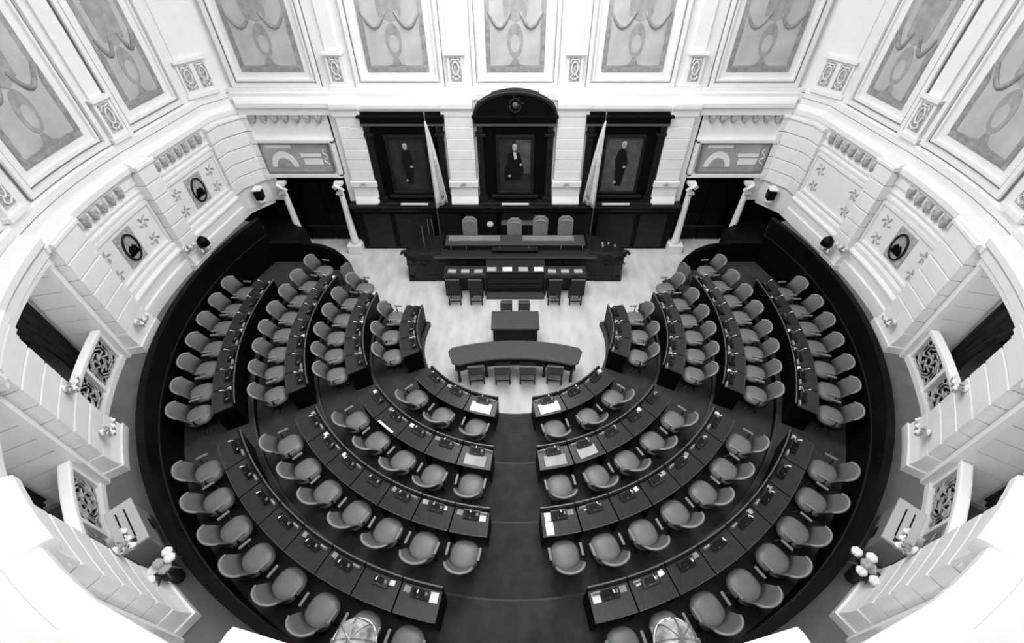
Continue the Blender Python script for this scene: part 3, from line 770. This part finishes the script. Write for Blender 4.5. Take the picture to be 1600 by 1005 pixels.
# ================================================================== members' desks and chairs
def make_chair():
    t = empty('swivel_chair', (0, 0, 0), 0, 'chair', 'chair')
    # local +x is the backrest side
    b = MB(); n = 24
    def ring(sc, z, k=0):
        o = []
        for i in range(n):
            a = i * 2 * PI / n; c, s_ = math.cos(a), math.sin(a)
            rx = .29; ry = .275
            p = 2.5
            q = (abs(c) ** p + abs(s_) ** p) ** (-1 / p)
            o.append((c * q * rx * sc - .02, s_ * q * ry * sc, z))
        return o
    b.loft([ring(.86, .36), ring(.98, .385), ring(1.0, .42), ring(.95, .462), ring(.80, .498), ring(.5, .522), ring(.06, .53)])
    b.build('seat', 'seat', t, smooth=True)
    # backrest shell: padded, mildly curved, leaning back
    rings = []; rp = []; m = 14
    for j in range(m + 1):
        u = -1 + 2 * j / m; y = u * .275
        cur = -.13 * u * u
        top = .93 - .085 * abs(u) ** 4; bot = .47 + .05 * abs(u) ** 3
        e = 1 - .55 * abs(u) ** 5
        def P(off, z):
            k = (z - .45) / .48; wv = 1 - .10 * math.sin(PI * min(1, max(0, k)))
            return (.20 + k * .20 + cur * (1 - .25 * k) + off, y * wv, z)
        t_ = .07 * e
        rings.append([P(.01, bot), P(-.012 * e, (bot + top) / 2), P(0, top - .05), P(t_ * .45, top), P(t_, top - .04), P(t_, (bot + top) / 2), P(t_ - .01, bot)])
        rp.append(P(t_ * .5, top - .002))
    b = MB(); b.loft(rings); b.build('backrest', 'back', t, smooth=True)
    b = MB(); b.tube(rp, .024, 6); b.build('top_piping', 'piping', t, smooth=True)
    for s_ in (-1, 1):
        b = MB(); b.box(-.02, s_ * .30, .655, .23, .05, .035); o = b.build('armrest', 'armpad', t, bevel=.012)
        b = MB(); b.tube([(.04, s_ * .30, .64), (.05, s_ * .305, .5), (.02, s_ * .24, .40)], .018, 6); b.build('arm_bracket', 'frame', o)
    MB().lathe([(.2, .33), (.22, .36)], 14).build('seat_pan', 'frame', t)
    MB().lathe([(.035, .07), (.03, .34)], 8).build('pedestal', 'frame', t)
    b = MB()
    for q in range(5):
        a = q * 2 * PI / 5 + .3; b.tube([(0, 0, .09), (.14 * math.cos(a), .14 * math.sin(a), .075), (.24 * math.cos(a), .24 * math.sin(a), .03)], .026, 5, [1.2, 1, .7])
    b.build('star_base', 'frame', t)
    return t
chair = make_chair(); chair_snap = snapshot(chair); chair_used = False
def put_chair(r, a, z, label, group, tw=0):
    global chair_used
    x, y = pol(r, a); rz = R(a + tw)
    if not chair_used:
        chair_used = True; chair.location = (x, y, z); chair.rotation_euler = (0, 0, rz); tag(chair, label, 'chair', group); return chair
    return dup(chair_snap, (x, y, z), rz, label, group)

def make_desk(k, pitch):
    """one desk unit of row k; local +x outward, origin on the arc at the front edge"""
    rk = rows[k][0]; hw = pitch / 2 - .7 / rk
    t = empty('member_desk', (0, 0, 0), 0, 'desk', 'desk')
    def sec(r0, r1, h, z0, z1, name, m, par=t, bevel=0, prof=None):
        b = MB(); rings = []; n = 5
        for i in range(n + 1):
            a = R(-h + 2 * h * i / n); pr = prof or [(r0, z0), (r1, z0), (r1, z1), (r0, z1)]
            rings.append([(r * math.cos(a) - rk, r * math.sin(a), z) for r, z in pr])
        b.loft(rings); return b.build(name, m, par, bevel=bevel)
    sec(0, 0, hw, 0, 0, 'front_panel', 'black', prof=[(rk, .0), (rk + .05, .0), (rk + .05, .80), (rk, .80)])
    sec(0, 0, hw, 0, 0, 'desktop', 'wood', bevel=.006, prof=[(rk + .04, .71), (rk + .50, .67), (rk + .50, .705), (rk + .04, .745)])
    sec(0, 0, hw, 0, 0, 'ledge', 'wood', prof=[(rk + .0, .80), (rk + .13, .80), (rk + .13, .825), (rk + .0, .825)]) if False else None
    sec(0, 0, hw, 0, 0, 'front_rail', 'edge', bevel=.004, prof=[(rk - .012, .80), (rk + .016, .80), (rk + .016, .818), (rk - .012, .818)])
    sec(0, 0, hw, 0, 0, 'edge_strip', 'edge', prof=[(rk + .50, .675), (rk + .508, .675), (rk + .508, .702), (rk + .50, .702)])
    for s_ in (-1, 1):
        h0 = s_ * hw; h1 = s_ * (hw - R(1) * 0 - .35 / rk)
        b = MB(); rings = []
        for a in sorted((h0, h1)):
            a = R(a); rings.append([(r * math.cos(a) - rk, r * math.sin(a), z) for r, z in [(rk + .05, .0), (rk + .47, .0), (rk + .49, .672), (rk + .05, .71)]])
        b.loft(rings); b.build('side_panel', 'black', t)
    sec(0, 0, hw * .96, 0, 0, 'drawer_shelf', 'black', prof=[(rk + .06, .60), (rk + .46, .56), (rk + .46, .575), (rk + .06, .615)])
    return t
def make_console():
    t = empty('voting_console', (0, 0, 0), 0, 'console', 'console')
    # local origin on desk surface; wedge facing +x
    b = MB(); b.loft([[(-.07, y, 0), (.09, y, 0), (.09, y, .02), (-.05, y, .10), (-.07, y, .10)] for y in (-.16, .16)]); b.build('body', 'screen', t, bevel=.006)
    b = MB(); b.loft([[(-.033, y, .094), (.05, y, .046), (.054, y, .053), (-.029, y, .101)] for y in (-.11, .07)]); b.build('display', 'dark', t)
    b = MB(); b.box(.0, .115, .083, .05, .04, .012, 0, 0, R(30)); b.build('key_pad', 'paper2', t)
    b = MB(); b.tube([(-.05, .0, .09), (-.045, .0, .17), (-.02, .005, .24), (.02, .01, .28)], .006, 5); o = b.build('gooseneck', 'chrome', t, smooth=True)
    b = MB(); b.tube([(.02, .01, .28), (.05, .012, .295), (.07, .013, .30)], .014, 6, [.8, 1, .6]); b.build('microphone', 'paper', o)
    b = MB(); b.box(.06, -.02, .036, .012, .012, .006); b.build('indicator', 'paper', t)
    return t
console = make_console(); con_snap = snapshot(console); con_used = False
def make_plate():
    b = MB(); b.loft([[(-.03, y, 0), (.03, y, 0), (.012, y, .06), (-.012, y, .06)] for y in (-.075, .075)])
    return tag(b.build('name_plate', 'paper2'), 'x', 'name plate')
plate = make_plate(); plate_used = False
def single(src, used, loc, rz, label, group):
    o = src if not used else src.copy()
    if used: C.objects.link(o)
    o.location = loc; o.rotation_euler = (0, 0, rz); o['label'] = label; o['group'] = group
    return o
ROWN = {1: 'front', 2: 'second', 3: 'third', 4: 'outermost'}
# first chair angle, pitch, number  (angles for the left side, measured round the well)
BOT = {1: (254.6, 14.3, 3), 2: (259.0, 9.45, 5), 3: (261.6, 7.15, 7), 4: (257.4, 5.80, 8)}
WING = {1: (199.0, 12.4, 3), 2: (202.6, 7.9, 5), 3: (204.4, 6.2, 7), 4: (205.1, 5.16, 7)}
CH = {1: .80, 2: .82, 3: .83, 4: .86}
for k in (1, 2, 3, 4):
    rk, z = rows[k]
    for blk, T in (('bot', BOT), ('wing', WING)):
        a0, pitch, n = T[k]
        desk = make_desk(k, pitch); dsn = snapshot(desk); dused = False
        for sg, sd in ((1, 'left'), (-1, 'right')):
            for i in range(n):
                a = a0 - pitch * i
                if sg < 0: a = 180 - a
                where = ('%s from aisle, %s row, %s block' if blk == 'bot' else '%s from gap, %s row, %s wing') % (ORD[i + 1], ROWN[k], sd)
                x, y = pol(rk, a); rz = R(a)
                dl = 'dark wood curved desk ' + where; g = '%s row desks, %s %s' % (ROWN[k], sd, 'block' if blk == 'bot' else 'wing')
                if not dused:
                    dused = True; desk.location = (x, y, z); desk.rotation_euler = (0, 0, rz); tag(desk, dl, 'desk', g)
                else: dup(dsn, (x, y, z), rz, dl, g)
                tw = rnd.uniform(-4, 4)
                put_chair(rk + CH[k] + rnd.uniform(-.02, .03), a + rnd.uniform(-.2, .2), z, 'grey leather swivel chair ' + where, g.replace('desks', 'chairs'), tw)
                # console
                x, y = pol(rk + .15, a); cl = 'black voting console with microphone, desk ' + where
                zz = z + .738
                if not con_used:
                    con_used = True; console.location = (x, y, zz); console.rotation_euler = (0, 0, rz); tag(console, cl, 'console', g.replace('desks', 'consoles'))
                else: dup(con_snap, (x, y, zz), rz, cl, g.replace('desks', 'consoles'))
                # name plate beside it
                off = .22 / rk * 57.3
                if rnd.random() < .75:
                    x, y = pol(rk + .10, a + (off if sg > 0 else -off))
                    single(plate, plate_used, (x, y, z + .742), rz, 'small pale name plate, desk ' + where, g.replace('desks', 'name plates')); plate_used = True
rc = random.Random(11)
for k in (1, 2, 3, 4):
    for blk, T in (('bot', BOT), ('wing', WING)):
        a0, pitch, n = T[k]
        for sg, sd in ((1, 'left'), (-1, 'right')):
            for i in range(n):
                if rc.random() > .6 or (blk == 'bot' and i == 0): continue
                off = -.23 / rows[k][0] * 57.3; a = a0 - pitch * i; a = a if sg > 0 else 180 - a
                x, y = pol(rows[k][0] + .11, a + sg * off)
                where = ('%s from aisle, %s row, %s block' if blk == 'bot' else '%s from gap, %s row, %s wing') % (ORD[i + 1], ROWN[k], sd)
                o = MB().box(0, 0, 0, .09, rc.uniform(.08, .13), .02).build('note_pad', rc.choice(['paper', 'paper2', 'fur'])); o.location = (x, y, rows[k][1] + .752); o.rotation_euler = (0, 0, R(a + rc.uniform(-15, 15)))
                tag(o, 'small pale note pad beside the console, desk ' + where, 'note pad', 'note pads on the desks')
# loose chairs at the upper ends of the rows
for sg, sd in ((1, 'left'), (-1, 'right')):
    for k, a, dr in ((3, 160.4, .9), (2, 162.3, .75)):
        aa = a if sg > 0 else 180 - a
        put_chair(rows[k][0] + dr, aa, rows[k][1], 'loose grey swivel chair at the upper end of the %s row, %s wing' % (ROWN[k], sd), 'loose chairs at the row ends', 12 * sg)
    aa = 157.5 if sg > 0 else 22.5
    x, y = pol(5.55, aa)
    r = empty('side_chair', (x, y, 0.0), R(aa), 'broad dark high-backed chair beside the well, %s wing' % sd, 'chair', 'high-backed chairs at the tier ends')
    MB().box(0, 0, .44, .5, .5, .1).build('seat', 'tabletop', r, bevel=.03)
    b = MB(); b.loft([[(.2, -.25, .45), (.28, -.25, .45), (.28, .25, .45), (.2, .25, .45)], [(.26, -.25, 1.0), (.33, -.25, 1.0), (.33, .25, 1.0), (.26, .25, 1.0)], [(.28, -.16, 1.14), (.35, -.16, 1.14), (.35, .16, 1.14), (.28, .16, 1.14)]]); b.build('backrest', 'back', r, bevel=.02)
    for q in range(4): MB().box(.2 * (1 if q < 2 else -1), .2 * (1 if q % 2 else -1), .2, .05, .05, .4).build('leg', 'frame', r)

# papers on desks
def paper(k, a, dr, w_, d_, label, tw=0, m='paper'):
    rk, z = rows[k]; x, y = pol(rk + dr, a)
    b = MB(); b.box(0, 0, 0, d_, w_, .004, ry=R(5.0)); o = b.build('paper_sheet', m); o.location = (x, y, z + .750 - (dr - .04) * .087); o.rotation_euler = (0, 0, R(a + tw))
    tag(o, label, 'paper', 'papers on the desks')
for sg, sd in ((1, 'left'), (-1, 'right')):
    A = lambda k, i, o=0: (BOT[k][0] - BOT[k][1] * i + o) if sg > 0 else 180 - (BOT[k][0] - BOT[k][1] * i + o)
    paper(1, A(1, 0), .33, .50, .26, 'large white sheet covering the front row desk beside the aisle, %s block' % sd, 1)
    paper(2, A(2, 0), .34, .46, .24, 'pale sheet on the second row desk beside the aisle, %s block' % sd, -1, 'fur')
    for k in (3, 4):
        paper(k, A(k, 0, 2.1 if k == 3 else 1.9), .16, .14, .16, 'small white card at the aisle end of the %s row, %s block' % (ROWN[k], sd), 2)
        paper(k, A(k, 0, -2.3 if k == 3 else -1.9), .13, .12, .1, 'printed card left of the console, %s row aisle desk, %s block' % (ROWN[k], sd), -3, 'paper2')
        paper(k, A(k, 1, 1.6), .12, .11, .08, 'white card on the %s row desk second from the aisle, %s block' % (ROWN[k], sd), 5)
paper(2, BOT[2][0] - BOT[2][1] * 3, .475, .5, .05, 'bright paper strip along the edge of a second row desk, left block')
paper(3, 180 - BOT[3][0] - 2.3 + 0.2, .37, .15, .24, 'white sheet at the corner of the third row aisle desk, right block')
paper(2, 180 - BOT[2][0] + 9.45, .33, .42, .22, 'pale sheet on the second row desk second from the aisle, right block', 2, 'cabtop')

# ================================================================== well furniture
def boxpart(root, name, m, c, s_, bev=.008, **kw): return MB().box(*c, *s_, **kw).build(name, m, root, bevel=bev)
# table of the house (block lectern)
t = empty('clerk_table_block', (0, 0, 0), 0, 'dark cabinet table with grey top in the middle of the well', 'table')
boxpart(t, 'body', 'dark', (0, -.02, .43), (1.26, .62, .86)); boxpart(t, 'top', 'tabletop', (0, 0, .885), (1.36, .72, .05), .012)
boxpart(t, 'top_moulding', 'edge', (0, -.355, .855), (1.34, .02, .02), 0)
for q in (-1, 1): boxpart(t, 'door', 'darkpanel', (q * .31, -.335, .42), (.58, .02, .7))
# curved conference table
t = empty('curved_table', (0, 0, 0), 0, 'long curved dark table with four chairs facing the rostrum', 'table')
RC = 5.6; cyc = -.72 - RC + .0
def arcpt(r, a, z): return (r * math.sin(R(a)), cyc + r * math.cos(R(a)), z)
def arcslab(r0, r1, h, z0, z1, name, m, bev=0, par=t, n=28):
    rings = []
    for i in range(n + 1):
        u = -1 + 2 * i / n
        if name == 'tabletop' or name == 'table_edge': u = math.copysign(min(1, abs(u) ** .8), u)
        e = (max(0, abs(u) - .93) / .07) ** 2 * .17 * (r1 - r0) if name == 'tabletop' else 0
        rings.append([arcpt(r0 + e, u * h, z0), arcpt(r1 - e, u * h, z0), arcpt(r1 - e, u * h, z1), arcpt(r0 + e, u * h, z1)])
    b = MB(); b.loft(rings); return b.build(name, m, par, bevel=bev)
arcslab(RC - .62, RC, 19.2, .76, .82, 'tabletop', 'tabletop', .015)
arcslab(RC - .632, RC - .618, 17.6, .765, .80, 'table_edge', 'edge')
arcslab(RC - .56, RC - .06, 18, .68, .76, 'apron', 'black')
arcslab(RC - .30, RC - .27, 17, .12, .62, 'modesty_panel', 'darkpanel')
for a in (-17.5, -9, 9, 17.5):
    x, y, _ = arcpt(RC - .54, a, 0); b = MB(); b.lathe([(.05, 0), (.045, .04), (.035, .3), (.05, .5), (.045, .7)], 10, (x, y, 0)); b.build('leg', 'dark', t, smooth=True)
for a in (-17.5, 17.5):
    x, y, _ = arcpt(RC - .1, a, 0); b = MB(); b.lathe([(.05, 0), (.035, .3), (.045, .7)], 10, (x, y, 0)); b.build('leg', 'dark', t, smooth=True)
# side chairs (straight backed)
def side_chair(loc, rz, label, group, h=.9, wd=.42, m='tabletop', name='straight_chair'):
    r = empty(name, loc, rz, label, 'chair', group)      # local -y is the backrest
    boxpart(r, 'seat', m, (0, .0, .45), (wd, .42, .07), .02)
    b = MB(); b.loft([[(-wd / 2, -.21, .46), (wd / 2, -.21, .46), (wd / 2, -.16, .46), (-wd / 2, -.16, .46)], [(-wd / 2, -.30, h), (wd / 2, -.30, h), (wd / 2, -.25, h), (-wd / 2, -.25, h)]]); b.build('backrest', m, r, bevel=.015)
    b = MB(); b.box(0, -.275, h + .005, wd, .045, .02); b.build('top_rail', 'edge', r)
    for q in (-1, 1):
        for p_ in (-1, 1): boxpart(r, 'leg', 'frame', (q * (wd / 2 - .03), p_ * .18 - .0, .21), (.04, .04, .42), 0)
    boxpart(r, 'stretcher', 'frame', (0, -.18, .16), (wd - .08, .025, .03), 0)
    return r
for i, x in enumerate((-1.06, -.34, .34, 1.08)):
    side_chair((x, -1.42, 0), R(-x * 6), 'straight-backed dark chair at the curved table, %s of four from the left' % ORD[i + 1], 'chairs at the curved table', .86, .44)
for i, x in enumerate((-.27, .27)):
    side_chair((x, 1.1, 0), 0, 'small dark chair behind the block table, %s of the pair' % ('left' if i == 0 else 'right'), 'chairs behind the block table', .8, .36)
for i, x in enumerate((-1.93, -1.24, 1.24, 1.93)):
    side_chair((x, 1.78, 0), 0, 'dark clerk chair with pale top rail before the rostrum, %s from the left' % ORD[i + 1], 'clerk chairs before the rostrum', 1.12, .42, 'darkpanel')
# clerks' desks
for sg, sd in ((-1, 'left'), (1, 'right')):
    t = empty('clerk_desk', (0, 0, 0), 0, 'dark clerk desk with papers below the rostrum, %s of the steps' % sd, 'desk', 'clerk desks')
    boxpart(t, 'top', 'wood', (sg * 1.6, 2.28, .84), (1.36, .5, .05)); boxpart(t, 'body', 'dark', (sg * 1.6, 2.4, .41), (1.28, .2, .82))
    for q in (-1, 1): boxpart(t, 'side_panel', 'dark', (sg * 1.6 + q * .64, 2.26, .41), (.06, .44, .82))
    boxpart(t, 'front_rail', 'edge', (sg * 1.6, 2.04, .80), (1.36, .015, .04), 0)
    for i, x in enumerate((-.42, 0, .42)):
        o = MB().box(0, 0, 0, .26, .17, .012).build('document', 'fur'); o.location = (sg * 1.6 + x, 2.26, .872); o.rotation_euler = (0, 0, R(x * 6))
        tag(o, 'pale document on the %s clerk desk, %s from the left' % (sd, ORD[i + 1]), 'paper', 'documents on the clerk desks')
# rostrum
t = empty('rostrum', (0, 0, 0), 0, 'long dark carved rostrum with scrolled ends before the portrait wall', 'rostrum')
boxpart(t, 'dais', 'dark', (0, 3.55, .12), (6.2, 1.5, .24))
boxpart(t, 'front_body', 'dark', (0, 3.02, .5), (5.3, .36, 1.0)); boxpart(t, 'front_ledge', 'wood', (0, 2.98, 1.02), (5.36, .5, .06))
for i in range(10): boxpart(t, 'front_panel', 'darkpanel', (-2.34 + i * .52, 2.83, .5), (.42, .025, .66))
boxpart(t, 'centre_body', 'dark', (0, 2.5, .46), (1.84, .74, .92)); boxpart(t, 'centre_ledge', 'wood', (0, 2.5, .95), (1.9, .8, .05))
for i in range(4): boxpart(t, 'centre_slat', 'darkpanel', (0, 2.115, .14 + i * .22), (1.7, .03, .17))
boxpart(t, 'centre_step', 'tabletop', (0, 2.02, .06), (1.9, .3, .12))
boxpart(t, 'centre_edge', 'edge', (0, 2.09, .975), (1.88, .012, .02), 0)
boxpart(t, 'ledge_edge', 'edge', (0, 2.725, 1.045), (5.3, .012, .015), 0)
boxpart(t, 'upper_desk', 'dark', (0, 3.3, .62), (4.5, .3, 1.24)); boxpart(t, 'upper_desk_top', 'tabletop', (0, 3.38, 1.27), (4.6, .56, .05))
boxpart(t, 'upper_edge', 'edge', (0, 3.095, 1.28), (4.56, .012, .02), 0)
boxpart(t, 'reading_slope', 'black', (0, 3.1, 1.18), (1.5, .3, .08), rx=R(24))
boxpart(t, 'leather_top', 'light_chair', (-1.35, 3.46, 1.302), (1.7, .30, .012), 0); boxpart(t, 'leather_top', 'light_chair', (1.1, 3.46, 1.302), (1.7, .3, .012), 0)
for sg in (-1, 1):
    b = MB(); pts = [(sg * 2.6, 2.84), (sg * 3.3, 2.78), (sg * 3.62, 2.95), (sg * 3.72, 3.3), (sg * 3.4, 3.6), (sg * 2.6, 3.9)]
    b.loft([[(x, y, .1) for x, y in pts], [(x, y, .78) for x, y in pts], [(x * .985, y + .02, .98) for x, y in pts], [(x * .93, y + .1, 1.12) for x, y in pts]]); b.build('scrolled_end', 'dark', t, bevel=.03)
    b = MB(); b.loft([[(sg * 2.7, 2.78, 0), (sg * 3.62, 2.78, 0), (sg * 3.74, 3.3, 0), (sg * 2.7, 3.4, 0)], [(sg * 2.7, 2.80, .12), (sg * 3.58, 2.80, .12), (sg * 3.7, 3.3, .12), (sg * 2.7, 3.4, .12)]]); b.build('end_plinth', 'darkpanel', t, bevel=.015)
    b = MB()
    for q in range(3):
        c0 = (sg * (3.0 + q * .25), 2.76 + q * .02, .72)
        b.tube([(c0[0] + (.13 - .012 * j) * math.cos(j * .8), c0[1] + .0, c0[2] + (.13 - .012 * j) * math.sin(j * .8)) for j in range(10)], .022, 5)
    b.build('scroll_carving', 'darkpanel', t)
    b = MB(); b.tube([(sg * (3.62 + (.16 - .014 * j) * math.cos(j * .8)), 3.05, .95 + (.16 - .014 * j) * math.sin(j * .8)) for j in range(10)], .05, 6); b.build('volute', 'dark', t, smooth=True)
# small microphones, glasses and papers on the rostrum
for i, x in enumerate((-2.1, -1.6, -.5, .45, 1.5, 2.2)):
    r = empty('table_microphone', (x, 3.0, 1.05), 0, 'thin desk microphone on the rostrum ledge, %s from the left' % ORD[i + 1], 'microphone', 'microphones on the rostrum ledge')
    MB().lathe([(.04, 0), (.035, .02), (.001, .022)], 8).build('base', 'screen', r)
    MB().tube([(0, 0, .02), (0, .01, .16), (0, .05, .24)], .006, 5).build('stem', 'chrome', r)
for i, x in enumerate((-.75, -.25, .25, .75)):
    o = MB().box(0, 0, 0, .3, .2, .01).build('document', 'paper' if i % 2 else 'fur'); o.location = (x, 2.22, .982)
    tag(o, 'white paper on the centre ledge of the rostrum, %s from the left' % ORD[i + 1], 'paper', 'papers on the rostrum centre ledge')
# presiding officers' chairs
for i, (x, y, h) in enumerate(((-1.55, 3.98, 1.35), (-.02, 3.98, 1.3), (.86, 3.98, 1.38), (1.72, 3.98, 1.38))):
    r = empty('presiding_chair', (x, y - .14, .24), 0, 'pale high-backed armchair behind the rostrum, %s from the left' % ORD[i + 1], 'chair', 'pale armchairs behind the rostrum')
    boxpart(r, 'seat', 'light_chair', (0, 0, .45), (.5, .42, .12), .03)
    b = MB(); W = .26
    b.loft([[(sx * W * q, yy, z) for sx, yy in ((-1, .16 + l), (1, .16 + l), (1, .25 + l), (-1, .25 + l))] for z, q, l in ((.45, .9, 0), (.9, 1.0, .05), (h - .02, 1.0, .1), (h + .1, .45, .11))]); b.build('backrest', 'light_chair', r, bevel=.03)
    b = MB(); b.tube([(-.2, .14, h), (0, .13, h + .07), (.2, .14, h)], .02, 6); b.build('piping', 'piping', r)
    for q in (-1, 1):
        o = boxpart(r, 'armrest', 'piping', (q * .29, -.02, .72), (.06, .36, .05), .015); boxpart(o, 'arm_post', 'frame', (q * .29, -.14, .58), (.04, .04, .26), 0)
        for p_ in (-1, 1): boxpart(r, 'leg', 'frame', (q * .21, p_ * .16, .2), (.05, .05, .4), 0)
# tall pale-backed chair against the wainscot
side_chair((.86, 4.38, .0), PI, 'tall pale-backed chair against the black wainscot', 'wall chairs', 1.45, .42, 'light_chair', 'wall_chair')
# cabinet strip
t = empty('credenza', (0, 0, 0), 0, 'dark low cabinet with grey top edge against the wainscot', 'cabinet')
boxpart(t, 'body', 'dark', (.1, 4.46, .62), (1.1, .28, 1.24)); boxpart(t, 'top', 'edge', (.1, 4.46, 1.26), (1.16, .3, .04)); boxpart(t, 'back_panel', 'darkpanel', (.1, 4.60, 1.42), (1.1, .03, .3))
# round-topped lamp
t = empty('pedestal_lamp', (-.86, 4.2, 0), 0, 'slim dark pedestal lamp with round pale shade behind the rostrum', 'lamp')
MB().lathe([(.14, 0), (.12, .05), (.04, .1), (.03, 1.25)], 12).build('post', 'black', t, smooth=True)
MB().lathe([(.03, 1.25), (.1, 1.3), (.13, 1.36), (.1, 1.42), (.03, 1.45)], 14).build('shade', 'fur', t, smooth=True)
# ceremonial rods at the rostrum's left end
for i, (x, y, h) in enumerate(((-2.95, 3.05, 1.05), (-2.82, 3.45, 1.0), (-2.72, 3.6, .9))):
    r = empty('ceremonial_rod', (x, y, 1.05), 0, 'thin upright metal rod on the left end of the rostrum, %s of three' % ORD[i + 1], 'rod', 'metal rods on the rostrum')
    MB().lathe([(.07, 0), (.06, .03), (.02, .05)], 10).build('base', 'brass', r)
    MB().tube([(0, 0, .04), (-.01, 0, h)], .012, 6).build('shaft', 'chrome', r)
# small objects on the rostrum's right end
for i in range(4):
    x, y = 2.9 + .2 * (i % 3), 3.2 + .12 * (i % 2)
    o = MB().lathe([(.03, 0), (.035, .09), (.025, .1), (.001, .1)], 8).build('drinking_glass', 'cabtop', smooth=True); o.location = (x, y, 1.125)
    tag(o, 'small drinking glass on the right end of the rostrum, %s from the inside' % ORD[i + 1], 'glass', 'glasses on the rostrum')
# flags
for sg, sd in ((-1, 'left'), (1, 'right')):
    px = sg * 2.62; y0 = 4.22
    r = empty('flag_stand', (px, y0, 0), 0, 'furled pale flag on tall pole %s of the arched portrait' % sd, 'flag', 'flags beside the rostrum')
    MB().lathe([(.2, 0), (.19, .04), (.06, .1), (.03, .2)], 14).build('base', 'black', r, smooth=True)
    MB().tube([(0, 0, .1), (0, 0, 5.0)], .016, 8).build('pole', 'brass', r)
    MB().lathe([(.001, 5.0), (.03, 5.03), (.02, 5.1), (.001, 5.16)], 8).build('finial', 'brass', r)
    rings = []; rings2 = []
    for j in range(15):
        t_ = j / 14; z = 4.85 - 2.6 * t_; wd = .03 + .40 * t_ ** .75; row = []
        for k in range(17):
            u = k / 16; row.append((-sg * .0 + sg * -1 * (u * wd - .02) * (1 if sg < 0 else 1), .05 * math.sin(u * 15 + t_ * 2) * t_ - .03 - .04 * t_, z - .25 * t_ * (1 - u) + .0))
        rings.append(row)
    b = MB(); b.loft(rings, closed=False, caps=False)
    o = b.build('cloth', 'cloth', r, smooth=True); md = o.modifiers.new('thick', 'SOLIDIFY'); md.thickness = .012
    b = MB(); b.loft([[(p[0], p[1] - .012, p[2]) for p in row[9:14]] for row in rings[6:14]], closed=False, caps=False)
    o = b.build('cloth_band', 'cloth2', r, smooth=True); md = o.modifiers.new('thick', 'SOLIDIFY'); md.thickness = .004
